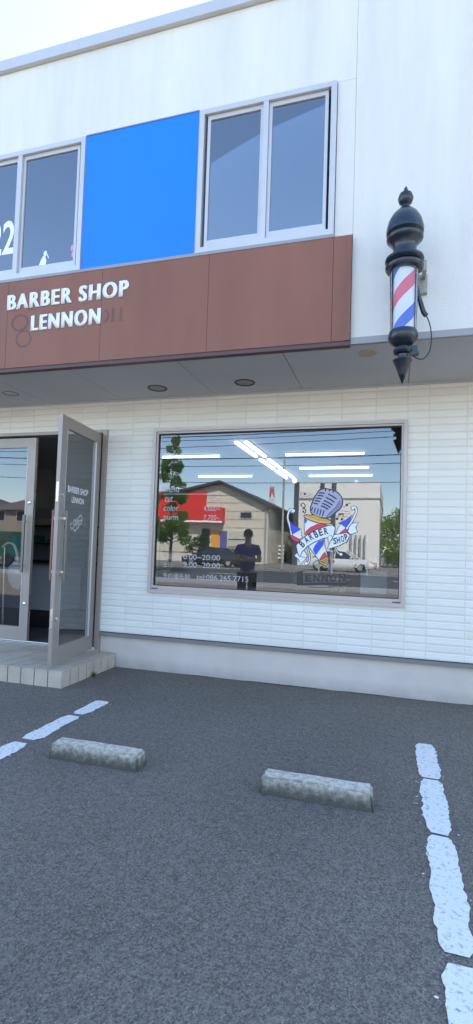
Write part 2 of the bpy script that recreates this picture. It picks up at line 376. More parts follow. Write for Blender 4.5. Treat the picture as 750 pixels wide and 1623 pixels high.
# upper white wall
UW = [(-8.99, -.5, 5.19, 6.05)]
bm = bmesh.new()
box(bm, -.359, XR, YF+.015, YF+.15, 3.045, 6.05)
box(bm, XL, -.361, YF+.015, YF+.15, 5.19, 6.05)
box(bm, -.505, -.361, YF+.015, YF+.15, 3.89, 5.188)
obj('upper_wall', bm, M['upwall'], shop)
obj('upper_wall_drip', B((-.358, XR, YF-.006, YF+.03, 2.988, 3.040)), M['trim'], shop, bevel=.003)
bm = B((XL-.05, XR+.05, YF-.03, YF+.25, 6.052, 6.16))
rf = obj('roof', B((XL, XR, YF+.1, 7.9, 6.0, 6.05)), M['trim'], shop); obj('parapet_coping', bm, M['alu'], rf, bevel=.006)
obj('panel_joint', B((1.55, 1.556, YF+.0125, YF+.0148, 3.05, 6.05)), M['groove'], shop)
obj('upper_floor', B((XL, XR, YF+.16, 7.8, 3.12, 3.2)), M['soffit'], shop)
obj('upper_room_back', B((XL, XR, 2.5, 2.6, 3.2, 6.0)), M['soffit'], shop)
fr = bmesh.new(); box(fr, -2.843, -2.8385, YF-.016, YF+.05, 3.889, 5.185); box(fr, -1.7055, -1.700, YF-.016, YF+.05, 3.889, 5.185); box(fr, -2.838, -1.706, YF-.018, YF+.05, 5.1805, 5.19)
obj('blue_panel_frame', fr, M['trim'], shop)
# blue sign panel between the upper windows
obj('blue_panel', B((-2.838, -1.706, YF-.012, YF+.05, 3.889, 5.18)), M['blue'], shop, label='bright blue panel between the upper windows')
def upwin(x0, x1, muls, z0=3.892, z1=5.18, lbl=None):
    f = bmesh.new(); t = .045; ya, yb = YF-.02, YF+.06
    box(f, x0, x1, ya, yb, z0, z0+.05); box(f, x0, x1, ya, yb, z1-t, z1); box(f, x0, x0+t, ya, yb, z0+.05, z1-t); box(f, x1-t, x1, ya, yb, z0+.05, z1-t)
    for m in muls: box(f, m-.022, m+.022, ya+.001, yb-.001, z0+.051, z1-t-.001)
    w_ = obj('upper_window', f, M['alu'], shop, bevel=.003)
    if lbl: w_['label'] = lbl
    xs = [x0+t]+list(muls)+[x1-t]
    for a, b in zip(xs, xs[1:]):
        s = bmesh.new(); a2, b2 = a+.024, b-.024; q = .038
        zb, zt = z0+.054, z1-t-.003
        box(s, a2, b2, YF+.006, YF+.034, zb, zb+.062); box(s, a2, b2, YF+.006, YF+.034, zt-q, zt); box(s, a2, a2+q*.7, YF+.006, YF+.034, zb+.062, zt-q); box(s, b2-q*.7, b2, YF+.006, YF+.034, zb+.062, zt-q)
        obj('sash', s, M['alu'], w_)
        obj('pane', B((a2+q*.7, b2-q*.7, YF+.018, YF+.024, zb+.063, zt-q)), M['glassup'], w_)
    return w_
uw1 = upwin(-6.9, -4.75, [-5.8]); 
uw2 = upwin(-4.70, -2.845, [-3.575], lbl='upper window with small white and pink stickers')
uw3 = upwin(-1.698, -.51, [-1.10])
# stickers
bm = bmesh.new()   # small white seated bird-like figure
for pts in ([(0,0),(.075,.0),(.085,.035),(.07,.075),(.045,.09),(.02,.05)], [(.05,.08),(.075,.08),(.085,.11),(.08,.135),(.06,.14),(.048,.12)], [(.078,.11),(.092,.105),(.112,.06),(.10,.065)]):
    poly(bm, [(-3.325+x, YF+.0165, 4.012+z) for x, z in pts])
obj('white_sticker', bm, M['white'], uw2)
M['pink'] = mat('pink_sticker', (.75, .30, .42), .5)
bm = bmesh.new()
for a, b, c, d in ((-2.965, -2.93, 4.05, 4.11), (-2.975, -2.94, 4.11, 4.17)): poly(bm, [(a, YF+.0165, c), (b, YF+.0165, c+.005), (b+.006, YF+.0165, d), (a+.004, YF+.0165, d-.006)])
obj('pink_sticker', bm, M['pink'], uw2)
bm = merge(move(text_bm('22', width=.30, height=.34, bold=.02, depth=0), (-3.92, YF+.016, 4.175)), move(text_bm('G', width=.15, height=.34, bold=.03, depth=0), (-4.12, YF+.016, 4.15)))
# lettering on the left pane is cut by the photograph's edge; only its rounded bottoms show
obj('window_lettering', bm, M['white'], uw2)
# fascia lettering
def fascia_text(s, x0, x1, z0, z1):
    a = bmesh.new()
    for i, dx in enumerate((-.009, -.0045, 0, .0045, .009)):     # a heavy face: shifted copies, each a hair deeper
        merge(a, move(text_bm(s, width=x1-x0-.012, height=z1-z0, bold=.012, depth=.005+.0004*i, spacing=1.22), (x0+.006+dx, YF-.031, z0)))
    return a
obj('sign_lettering', fascia_text('BARBER SHOP', -3.622, -2.318, 3.578, 3.728), M['white'], fas)
obj('sign_lettering', fascia_text('LENNON', -3.338, -2.592, 3.350, 3.500), M['white'], fas)
# residue of an older sign
bm = bmesh.new()
def ring(bm, cx, cz, rx, rz, wd, y, a0=0, a1=360, n=28):
    P = []
    for i in range(n+1):
        a = R(a0+(a1-a0)*i/n); c, s = math.cos(a), math.sin(a)
        P.append((bm.verts.new((cx+rx*c, y, cz+rz*s)), bm.verts.new((cx+(rx-wd)*c, y, cz+(rz-wd)*s))))
    for (a, b), (c, d) in zip(P, P[1:]): bm.faces.new((a, b, d, c))
ring(bm, -3.47, 3.445, .10, .085, .022, YF-.0306); ring(bm, -3.42, 3.285, .09, .085, .018, YF-.0306); ring(bm, -3.34, 3.53, .05, .04, .012, YF-.0306, 20, 170)
ring(bm, -2.56, 3.42, .055, .065, .018, YF-.0306, -90, 80)
obj('old_sign_residue', bm, M['stain'], fas, label='faint rings left by an older sign'); bm = bmesh.new()
for x in (-2.465, -2.385): poly(bm, [(x-.013, YF-.0306, 3.36), (x+.013, YF-.0306, 3.36), (x+.013, YF-.0306, 3.48), (x-.013, YF-.0306, 3.485)])
for x in (-2.49, -2.41): poly(bm, [(x, YF-.0307, 3.362), (x+.05, YF-.0307, 3.362), (x+.05, YF-.0307, 3.372), (x, YF-.0307, 3.372)])
obj('old_sign_residue', bm, M['stain'], fas, label='faint letter strokes left by an older sign')
# downlights in the soffit
for i, (x, y, r) in enumerate(((-4.11, -.46, .085), (-2.385, -.33, .10), (-1.44, -.335, .10))):
    bm = bmesh.new(); lathe(bm, [(r*.80, 3.0), (r*.82, 2.990), (r, 2.986), (r*1.03, 2.990), (r*1.03, 2.9935)], (x, y, 0), 32)
    f = obj('downlight', bm, M['black' if i else 'flash'], shop, smooth=True)
    bm = bmesh.new(); lathe(bm, [(r*.79, 2.991), (r*.62, 2.9915), (0, 2.9918)], (x, y, 0), 32); obj('lamp_recess', bm, M['flash' if i else 'soffit'], f, smooth=True)
bm = bmesh.new(); lathe(bm, [(0, 2.985), (.070, 2.986), (.075, 2.9935)], (-.235, -.88, 0), 32)
obj('cover_plate', bm, mat('cream_cover', (.42, .36, .25), .6), shop, smooth=True)

# ------------------------------------------------------------------ picture window
fr = bmesh.new(); t = .036
def frame(bm, x0, x1, z0, z1, tl, tr, tb, tt, ya, yb):
    box(bm, x0, x1, ya, yb, z0, z0+tb); box(bm, x0, x1, ya, yb, z1-tt, z1); box(bm, x0, x0+tl, ya, yb, z0+tb, z1-tt); box(bm, x1-tr, x1, ya, yb, z0+tb, z1-tt)
frame(fr, WX0, WX1, WZ0, WZ1, .034, .034, .036, .030, -.030, .10)
win = obj('window', fr, M['winframe'], shop, bevel=.003, label='large shop window lettered with menu, hours and emblem')
fr = bmesh.new(); frame(fr, WX0+.035, WX1-.035, WZ0+.037, WZ1-.031, .020, .020, .040, .018, -.010, .08)
obj('inner_frame', fr, M['winframe'], win, bevel=.002)
fr = bmesh.new(); frame(fr, WX0+.056, WX1-.056, WZ0+.078, WZ1-.050, .006, .006, .004, .012, .004, .03)
obj('glazing_seal', fr, M['gasket'], win)
for x in (WX0+.045, WX1-.115): obj('drain_slot', B((x, x+.07, -.0115, -.0105, WZ0+.042, WZ0+.052)), M['gasket'], win)
GX0, GX1, GZ0, GZ1 = WX0+.0625, WX1-.0625, WZ0+.0825, WZ1-.0625
bm = bmesh.new(); v = box(bm, GX0, GX1, .0205, .0215, GZ0, GZ1)
pane = obj('pane', bm, M['glass'], win)
# keep only the outer face so that one reflection shows
bm = bmesh.new(); poly(bm, [(GX0, .02, GZ0), (GX1, .02, GZ0), (GX1, .02, GZ1), (GX0, .02, GZ1)]); bmesh.ops.translate(bm, verts=bm.verts, vec=-rootloc(win)); bm.to_mesh(pane.data); bm.free()
YG = .0192
# menu and hours in white vinyl
M['vinyl'] = mat('white_vinyl', (.46, .46, .46), .6)
bm = bmesh.new()
def gt(s, x0, x1, z0, h_, bold=.0):
    global bm
    merge(bm, move(text_bm(s, width=x1-x0, height=h_, bold=bold, depth=0), (x0, YG, z0)))
box(bm, -2.43, -1.78, YG-.0003, YG, 1.922, 1.927)
gt('menu', -2.430, -2.250, 1.943, .055)
def row(nm='menu_lettering'):
    global bm
    obj(nm, bm, M['vinyl'], win); bm = bmesh.new()
row()
gt('cut', -2.410, -2.318, 1.838, .062); gt('3,850', -1.925, -1.805, 1.832, .062); row()
gt('color', -2.422, -2.245, 1.740, .066); gt('4,000~', -1.958, -1.770, 1.735, .062); row()
gt('purm', -2.418, -2.247, 1.622, .062); gt('7,700~', -1.950, -1.770, 1.640, .062); row()
gt('平日', -2.405, -2.300, 1.213, .052); gt('10:00~20:00', -2.200, -1.752, 1.220, .056); row('hours_lettering')
gt('土日', -2.405, -2.300, 1.128, .052); gt('9:00~20:00', -2.165, -1.750, 1.136, .056); row('hours_lettering')
gt('予約優先制', -2.405, -2.088, 1.004, .060); gt('tel:086.265.7715', -2.010, -1.435, 1.010, .056); row('booking_lettering')

# emblem: u,v are drawing units, mapped to metres on the glass
def E(u, v, lay=0):
    a = u/750; b = v/1020
    x = (1-b)*(-1.09+.79*a)+b*(-1.06+.78*a); z = (1-a)*(2.04-1.09*b)+a*(2.04-1.05*b)
    return (x, YG-.0004*lay, z)
DC = {k: mat('vinyl_'+k, c, .5) for k, c in dict(white=(.80, .82, .86), lav=(.40, .40, .55), lavd=(.24, .23, .38), ink=(.02, .022, .035), gold=(.62, .36, .07), red=(.66, .05, .09), blue=(.04, .09, .62), goldl=(.8, .55, .2)).items()}
DL = list(DC.values()); DI = {k: i for i, k in enumerate(DC)}
def sm(pts, n=5):
    P = [Vector((*p, 0)) for p in pts]; m_ = len(P); out = []
    for i in range(m_):
        a, b, c, d = P[i-1], P[i], P[(i+1) % m_], P[(i+2) % m_]
        for k in range(n):
            t = k/n; out.append(.5*((2*b)+(-a+c)*t+(2*a-5*b+4*c-d)*t*t+(-a+3*b-3*c+d)*t**3))
    return [(p.x, p.y) for p in out]
def shp(bm, pts, col, lay, smooth=False, ink=0):
    if smooth: pts = sm(pts)
    if ink:
        cx = sum(p[0] for p in pts)/len(pts); cyy = sum(p[1] for p in pts)/len(pts); n = len(pts); area = sum(pts[i-1][0]*pts[i][1]-pts[i][0]*pts[i-1][1] for i in range(n))
        sg = 1 if area > 0 else -1; q = []
        for i in range(n):
            a, b, c = pts[i-1], pts[i], pts[(i+1) % n]; d1 = Vector((b[0]-a[0], b[1]-a[1])); d2 = Vector((c[0]-b[0], c[1]-b[1]))
            if d1.length < 1e-4 or d2.length < 1e-4: continue
            d = (d1.normalized()+d2.normalized()); d = d.normalized() if d.length > .1 else d1.normalized()
            q.append((b[0]+sg*ink*1.35*d.y, b[1]-sg*ink*1.35*d.x))
        face(bm, q, 'ink', lay-.5)
    face(bm, pts, col, lay)
def face(bm, pts, col, lay):
    f = bm.faces.new([bm.verts.new(E(*p, lay)) for p in pts]); f.material_index = DI[col]; f.normal_update()
    if f.normal.y > 0: f.normal_flip()
    bmesh.ops.triangulate(bm, faces=[f])
def strk(bm, pts, wd, col, lay, taper=False, smooth=True):
    P = [(p.x, p.y) for p in spline([(*p, 0) for p in pts], 6)] if smooth else pts
    L, Rr = [], []
    for i, p in enumerate(P):
        a = P[max(i-1, 0)]; b = P[min(i+1, len(P)-1)]; d = Vector((b[0]-a[0], b[1]-a[1])).normalized(); k = wd/2*(1-.6*i/len(P) if taper else 1)
        L.append(bm.verts.new(E(p[0]-d.y*k, p[1]+d.x*k, lay))); Rr.append(bm.verts.new(E(p[0]+d.y*k, p[1]-d.x*k, lay)))
    for i in range(len(P)-1):
        f = bm.faces.new((L[i], L[i+1], Rr[i+1], Rr[i])); f.material_index = DI[col]; f.normal_update()
        if f.normal.y > 0: f.normal_flip()
def disc(bm, u, v, r, col, lay): face(bm, [(u+r*math.cos(a*.5236), v+r*math.sin(a*.5236)) for a in range(12)], col, lay)
def inked(bm, pts, wd, col, lay): strk(bm, pts, wd+13, 'ink', lay-.5); strk(bm, pts, wd, col, lay)
# striped pole and scarf
bm = bmesh.new()
inked(bm, [(90, 268), (75, 252), (50, 275), (38, 330), (50, 385), (66, 440), (80, 520)], 14, 'white', 2); disc(bm, 94, 268, 20, 'ink', 1.6); disc(bm, 94, 268, 15, 'white', 2.2)
shp(bm, [(60, 365), (95, 405), (168, 447), (100, 487), (86, 492), (70, 440)], 'blue', 3, ink=4)
shp(bm, [(100, 487), (168, 447), (168, 500), (180, 520), (155, 535), (84, 498)], 'white', 3, ink=4); shp(bm, [(66, 510), (84, 497), (158, 536), (143, 568), (92, 545)], 'red', 3.4, ink=3)
inked(bm, [(655, 248), (652, 235), (680, 238), (688, 275), (665, 335), (635, 390), (600, 440)], 15, 'white', 2); disc(bm, 657, 246, 20, 'ink', 1.6); disc(bm, 657, 246, 14, 'white', 2.2)
shp(bm, [(525, 385), (590, 362), (652, 308), (628, 370), (592, 430), (558, 405)], 'blue', 3, ink=4)
shp(bm, [(548, 398), (590, 430), (545, 470), (525, 492), (500, 492), (520, 440)], 'white', 3, ink=4); shp(bm, [(525, 492), (588, 432), (615, 470), (600, 488), (560, 492)], 'red', 3.4, ink=3)
inked(bm, [(225, 600), (243, 660), (252, 720), (240, 765), (222, 772)], 9, 'white', 2); disc(bm, 220, 768, 20, 'ink', 1.7); disc(bm, 220, 768, 15, 'white', 2.2)
inked(bm, [(495, 620), (512, 655), (535, 680), (562, 690)], 7, 'white', 2); disc(bm, 548, 682, 18, 'ink', 1.7); disc(bm, 548, 682, 13, 'white', 2.2)
shp(bm, [(203, 350), (212, 342), (260, 366), (330, 388), (400, 396), (468, 398), (476, 425), (410, 440), (320, 470), (240, 500), (207, 492)], 'white', 4, ink=5)
shp(bm, [(203, 350), (216, 345), (232, 362), (210, 395)], 'blue', 5); shp(bm, [(206, 492), (212, 465), (255, 425), (325, 393), (408, 398), (425, 408), (330, 440), (250, 480), (222, 496)], 'red', 5)
shp(bm, [(240, 600), (300, 565), (388, 535), (392, 600), (412, 665), (432, 720), (355, 745), (310, 694), (270, 640)], 'white', 4, ink=5)
shp(bm, [(283, 642), (300, 600), (335, 558), (389, 538), (387, 590), (350, 640), (312, 693)], 'blue', 5); shp(bm, [(345, 728), (375, 680), (398, 655), (425, 700), (420, 712), (360, 748)], 'red', 5)
shp(bm, [(342, 745), (422, 705), (432, 722), (428, 750), (432, 768), (402, 792), (368, 772), (352, 765)], 'gold', 6, ink=6)
for a in range(3): strk(bm, [(350+a*14, 752+a*13), (385+a*6, 748+a*12), (428-a*2, 722+a*19)], 7, 'ink', 7); strk(bm, [(352+a*14, 757+a*13), (388+a*6, 753+a*12), (426-a*2, 728+a*19)], 4, 'goldl', 7.2)
obj('emblem_striped_pole', bm, DL, win)
# microphone
bm = bmesh.new()
shp(bm, [(345, 80), (385, 62), (440, 68), (495, 88), (538, 125), (556, 180), (545, 232), (495, 280), (445, 322), (400, 332), (350, 325), (300, 305), (272, 285), (264, 240), (278, 205), (300, 150), (325, 105)], 'lav', 8, smooth=True, ink=8)
shp(bm, [(556, 180), (546, 232), (495, 280), (442, 322), (408, 330), (440, 290), (500, 232), (538, 176)], 'lavd', 9)
strk(bm, [(538, 165), (500, 232), (440, 292), (412, 328)], 5, 'ink', 9.6)
for (a, b, c, d) in ((428, 108, 508, 158), (405, 140, 488, 188), (387, 170, 470, 216), (372, 196, 450, 238), (360, 220, 430, 256), (338, 98, 396, 104), (326, 122, 384, 130), (312, 148, 366, 156), (300, 172, 352, 182), (290, 196, 330, 206)):
    strk(bm, [(a, b), ((a+c)/2, (b+d)/2-4), (c, d)], 13, 'ink', 10)
for (a, b, c, d) in ((280, 232, 270, 268), (308, 240, 294, 288), (336, 248, 320, 300), (362, 256, 348, 312), (390, 262, 374, 320), (405, 62, 400, 82), (440, 66, 440, 84), (472, 78, 480, 96)): strk(bm, [(a, b), (c, d)], 11, 'ink', 10, smooth=False)
shp(bm, [(200, 318), (230, 310), (260, 316), (290, 308), (330, 322), (370, 340), (410, 345), (445, 362), (456, 378), (440, 390), (390, 390), (330, 380), (260, 357), (218, 338)], 'gold', 8, smooth=True, ink=6)
strk(bm, [(215, 326), (280, 352), (350, 372), (440, 382)], 7, 'goldl', 9)
obj('emblem_microphone', bm, DL, win)
# banner
bm = bmesh.new()
shp(bm, [(105, 695), (150, 655), (165, 700), (228, 706), (165, 777), (150, 732)], 'white', 8, ink=6)
shp(bm, [(625, 425), (650, 393), (706, 380), (680, 430), (698, 472), (640, 490), (615, 470)], 'white', 4, ink=6)
shp(bm, [(150, 655), (165, 640), (200, 650), (225, 690), (225, 710), (165, 702)], 'white', 9, ink=5)
shp(bm, [(125, 600), (165, 552), (230, 502), (320, 450), (420, 416), (468, 408), (492, 430), (478, 500), (440, 575), (425, 520), (380, 528), (300, 562), (230, 603), (180, 655), (160, 700), (148, 690), (135, 650)], 'white', 11, ink=6)
shp(bm, [(478, 500), (540, 492), (600, 480), (628, 500), (602, 560), (525, 600), (425, 632), (440, 590), (465, 540)], 'white', 10, ink=6)
strk(bm, [(425, 520), (455, 500), (470, 530), (462, 560)], 4, 'ink', 12)
def glyph(ch, u, v, w_, h_, rot, mi='ink', lay=13, bold=.03):
    g = text_bm(ch, width=w_*.00105, height=h_*.00105, bold=bold, depth=0, mi=DI[mi]); ex = Vector(E(u, v, lay))
    move(g, (-w_*.000525, 0, -h_*.000525)); move(g, ex, Matrix.Rotation(R(rot), 4, 'Y')); merge(bm, g)
for ch, u, v, rot in (('B', 178, 585, -46), ('A', 222, 545, -36), ('R', 266, 515, -30), ('B', 313, 492, -26), ('E', 358, 474, -20), ('R', 408, 462, -14)): glyph(ch, u, v, 36, 66, rot)
for ch, u, v, rot in (('S', 492, 556, -8), ('H', 525, 548, -12), ('O', 562, 536, -16), ('P', 596, 520, -20)): glyph(ch, u, v, 29, 62, rot)
obj('emblem_banner', bm, DL, win)
# music notes
bm = bmesh.new()
for i in range(5): strk(bm, [(160, 90+i*17), (235, 100+i*17), (310-i*6, 128+i*18)], 3, 'ink', 3)
strk(bm, [(185, 275), (205, 290), (215, 265), (185, 232), (168, 215), (185, 195), (208, 215), (195, 245), (180, 250)], 9, 'ink', 4); disc(bm, 190, 275, 10, 'ink', 4)
disc(bm, 205, 106, 10, 'ink', 4)
for i, (a, b) in enumerate(((480, 268), (490, 292), (470, 318))): strk(bm, [(a, b), (a+75, b+2), (a+150, b+10)], 3, 'ink', 3)
disc(bm, 512, 345, 12, 'ink', 4); disc(bm, 556, 350, 12, 'ink', 4); strk(bm, [(520, 345), (528, 298)], 4, 'ink', 4, smooth=False); strk(bm, [(564, 348), (570, 300)], 4, 'ink', 4, smooth=False); strk(bm, [(526, 304), (572, 300)], 12, 'ink', 4, smooth=False)
strk(bm, [(568, 235), (635, 190)], 5, 'ink', 4, smooth=False); disc(bm, 600, 213, 13, 'ink', 4)
obj('emblem_music_notes', bm, DL, win)
# dark shop name below
bm = bmesh.new()
M['dkv'] = mat('charcoal_vinyl', (.035, .032, .032), .5)
for pts in ([(130, 850), (188, 835), (188, 958), (130, 978)],): 
    f = poly(bm, [E(*p, 1) for p in pts])
f = poly(bm, [E(*p, 1) for p in [(130, 978), (188, 958), (400, 950), (605, 955), (605, 975), (400, 972), (250, 978)]])
strk(bm, [(230, 990), (370, 996), (520, 990)], 6, 'white', 1); strk(bm, [(430, 985), (480, 978), (560, 990)], 5, 'white', 1)
strk(bm, [(205, 862), (400, 860), (590, 870)], 3, 'white', 1)
for ch, u in (('E', 242), ('N', 318), ('N', 398), ('O', 476), ('N', 560)):
    g = text_bm(ch, width=.062, height=.074, bold=.035, depth=0); ex = Vector(E(u, 908, 1)); move(g, (ex.x-.031, ex.y, ex.z-.037)); merge(bm, g)
for f in bm.faces: f.material_index = 0
obj('window_name_lettering', bm, M['dkv'], win)

# ------------------------------------------------------------------ doors
fr = bmesh.new(); box(fr, DX0, DX0+.055, -.025, .10, .16, DZ1); box(fr, DX1-.055, DX1, -.025, .10, .0, DZ1); box(fr, DX0+.055, DX1-.055, -.025, .10, DZ1-.035, DZ1)
dframe = obj('door_frame', fr, M['bronze'], shop, bevel=.002)
obj('door_threshold', B((DX0+.056, DX1-.056, -.02, .03, .157, .178), (DX0+.056, DX1-.056, .034, .06, .157, .182), (DX0+.056, DX1-.056, .064, .10, .157, .178)), M['steel'], shop, bevel=.002)
LW, LH, LZ = .885, 2.41, .19
def leaf(origin, rz, side, label, gm):
    """door leaf in local coordinates: x from hinge (0) to free edge, outward face -y"""
    s = side; fb = bmesh.new(); T = .04
    def bx(a, b, y0, y1, c, d, tgt=None):
        a, b = sorted((s*a, s*b)); box(tgt if tgt is not None else fb, a, b, y0, y1, c, d)
    bx(0, LW, 0, T, 0, .155); bx(0, LW, 0, T, LH-.115, LH); bx(0, .105, 0, T, .155, LH-.115); bx(LW-.105, LW, 0, T, .155, LH-.115)
    d = obj('door', fb, M['bronze'], shop, local=True, bevel=.0025, label=label)
    d.location = Vector(origin)-Vector(shop.location); d.rotation_euler = (0, 0, rz)
    g = bmesh.new(); a, b = sorted((s*.106, s*(LW-.106))); poly(g, [(a, T/2, .156), (b, T/2, .156), (b, T/2, LH-.116), (a, T/2, LH-.116)])
    obj('pane', g, gm, d, local=True)
    be = bmesh.new()
    for x in (.1055, LW-.1135): bx(x, x+.008, -.003, .010, .155, LH-.115, be)
    obj('glazing_bead', be, M['alu'], d, local=True)
    for yy, nm, m_ in ((-.052, 'handle', M['handle']), (T+.052, 'inner_handle', M['brownwood'])):
        h = bmesh.new(); x = s*(LW-.078)
        a, b = (yy-.009, yy+.009)
        box(h, x-.016, x+.016, a, b, .80, 1.48)
        o = obj(nm, h, m_, d, local=True, bevel=.004)
        for z in (.88, 1.40):
            h2 = bmesh.new(); y0, y1 = sorted((0 if yy < 0 else T, yy)); box(h2, x-.012, x+.012, y0, y1, z-.012, z+.012); obj('handle_mount', h2, M['steel'], o, local=True)
    for z in (.43, 1.63):
        k = bmesh.new(); lathe(k, [(.022, 0), (.022, -.008), (.014, -.013), (0, -.013)], (s*(LW-.052), 0, z), 20, axis='y'); obj('lock_cylinder', k, M['steel'], d, local=True, smooth=True)
    for z in (.40, 1.62):
        k = bmesh.new(); a, b = sorted((s*LW, s*(LW+.0035))); box(k, a, b, .008, T-.008, z-.06, z+.13); obj('latch_plate', k, M['steel'], d, local=True)
    return d
lf1 = leaf((-5.003, .022, LZ), 0, 1, 'closed glass door leaf', M['glass2'])
# open leaf: hinged at the right jamb, swung outwards past a right angle
ang = math.atan2(.86, -.10)           # direction of the leaf seen from its hinge
hinge = Vector((-3.195, -.045, LZ)); 
lf2 = leaf(hinge, R(97), -1, 'open glass door leaf with small white lettering', M['glassleaf'])
for z in (.12, 1.10, 1.75, 2.25):
    k = bmesh.new(); lathe(k, [(0, z-.06), (.012, z-.06), (.012, z+.06), (0, z+.06)], (.012, .02, 0), 12); obj('door_hinge', k, M['steel'], lf2, local=True, smooth=True)
def leaftext(s_, dl, dr, z0, h_, bold=.02):
    # local x is -distance from the hinge
    return move(text_bm(s_, width=dl-dr, height=h_, bold=bold, depth=0), (-dl, .0188, z0-LZ))
bm = leaftext('LENNON', .595, .325, 1.765, .062); obj('door_lettering', leaftext('BARBER SHOP', .685, .235, 1.865, .065), M['white'], lf2, local=True)
obj('door_lettering', bm, M['white'], lf2, local=True)
bm = bmesh.new()
def dstroke(bm, pts, wd):
    P = spline([(-.47+(p[0]+.45)*.72, .0185, 1.36+(p[1]-1.32)*.72) for p in pts], 5)
    for a, b in zip(P, P[1:]):
        d = (b-a).normalized(); n_ = Vector((d.z, 0, -d.x))*wd/2
        f = bm.faces.new([bm.verts.new(q) for q in (a-n_, b-n_, b+n_, a+n_)]); f.normal_update()
        if f.normal.y > 0: f.normal_flip()
for pts in ([(-.60, 1.34), (-.63, 1.28), (-.57, 1.25), (-.53, 1.31), (-.56, 1.36), (-.50, 1.38)], [(-.52, 1.27), (-.47, 1.40), (-.44, 1.29), (-.41, 1.42), (-.39, 1.31)], [(-.40, 1.42), (-.33, 1.46), (-.28, 1.40), (-.32, 1.33), (-.38, 1.33), (-.36, 1.39)], [(-.62, 1.23), (-.5, 1.30), (-.36, 1.37), (-.29, 1.39)], [(-.56, 1.28), (-.50, 1.22), (-.44, 1.25), (-.36, 1.30)]): dstroke(bm, pts, .017)
obj('door_emblem', bm, M['vinyl'], lf2, local=True)

# ------------------------------------------------------------------ tiled step
SX0, SX1, SY0, SZ = -6.6, -2.933, -.973, .155
step = empty('entrance_step', (-4.2, -.5, 0), 'low beige tiled entrance step under the glass doors', 'step')
obj('step_core', B((SX0+.01, SX1-.012, SY0+.012, -.001, -.05, SZ-.008), (SX0+.01, DX1, -.001, .2, -.05, .154)), M['grout'], step)
bm = bmesh.new(); pz = .1505; g_ = .0055; rnd = random.Random(4)
nx = int((SX1-SX0)/pz); 
for i in range(nx+1):
    xb = SX1-i*pz; xa = max(xb-pz, SX0)
    for j in range(7):
        ya = SY0+j*.1395; yb = ya+.1395
        zz = SZ+rnd.uniform(-.0007, .0007); box(bm, xa+g_, xb-(g_ if i else 0), ya+(g_ if j else 0), yb-g_, SZ-.012, zz)
obj('step_top_tiles', bm, M['tile'], step, bevel=.0025, seg=2)
bm = bmesh.new()
for i in range(nx+1):
    xb = SX1-i*pz; xa = max(xb-pz, SX0)
    box(bm, xa+g_, xb-(g_ if i else 0), SY0, SY0+.0115, -.03, SZ-.014)
for j in range(7):
    ya = SY0+j*.1395+(0.0135 if j == 0 else 0); box(bm, SX1-.0115, SX1, ya+(g_ if j else 0), SY0+(j+1)*.1395-g_, -.03, SZ-.014)
obj('step_riser_tiles', bm, M['tile'], step, bevel=.002)
# small weed growing at the foot of the step
M['leaf'] = mat('weed_green', (.06, .13, .025), .6, var=.3, vscale=30)
rnd = random.Random(9); bm = bmesh.new()
for i in range(26):
    a = rnd.uniform(-1.4, 1.4); l_ = rnd.uniform(.03, .085); b = Vector((-2.925+rnd.uniform(0, .02), -.46+rnd.uniform(-.03, .03), 0)); d = Vector((math.cos(a)*.7, math.sin(a)*.9, rnd.uniform(.7, 1.8))).normalized()
    s_ = Vector((-d.y, d.x, 0)).normalized()*rnd.uniform(.004, .009); m1 = b+d*l_*.55+Vector((0, 0, .004)); e_ = b+d*l_-Vector((0, 0, l_*.12))
    bm.faces.new([bm.verts.new(q) for q in (b-s_*.3, m1-s_, e_, m1+s_, b+s_*.3)])
props(obj('weed', bm, M['leaf']), 'tiny green weed growing at the side of the tiled step', 'plant')

# ------------------------------------------------------------------ barber pole
bp_ = empty('barber_pole', (.035, -1.36, 2.56), 'hanging barber pole with red and blue stripes and dark navy ends', 'barber pole')
c_ = (.035, -1.36, 0)
def lp(name, prof, m_, n=48, par=None):
    bm = bmesh.new(); lathe(bm, prof, c_, n); bmesh.ops.recalc_face_normals(bm, faces=bm.faces); return obj(name, bm, m_, par or bp_, smooth=True)
lp('pointed_tip', [(0, 2.561), (.030, 2.640), (.064, 2.728), (.069, 2.735), (.066, 2.742), (.035, 2.748), (.031, 2.765), (.034, 2.780)], M['navy'])
lp('lower_ring', [(.034, 2.781), (.060, 2.788), (.068, 2.802), (.064, 2.816), (.046, 2.824), (.044, 2.835)], M['navy'])
lp('lower_bowl', [(.044, 2.836), (.066, 2.848), (.092, 2.872), (.104, 2.900), (.104, 2.925), (.098, 2.944), (.094, 2.950), (0, 2.950)], M['navy'])
tb = lp('clear_tube', [(.091, 2.951), (.094, 3.10), (.098, 3.26), (.102, 3.392)], M['glasstube'])
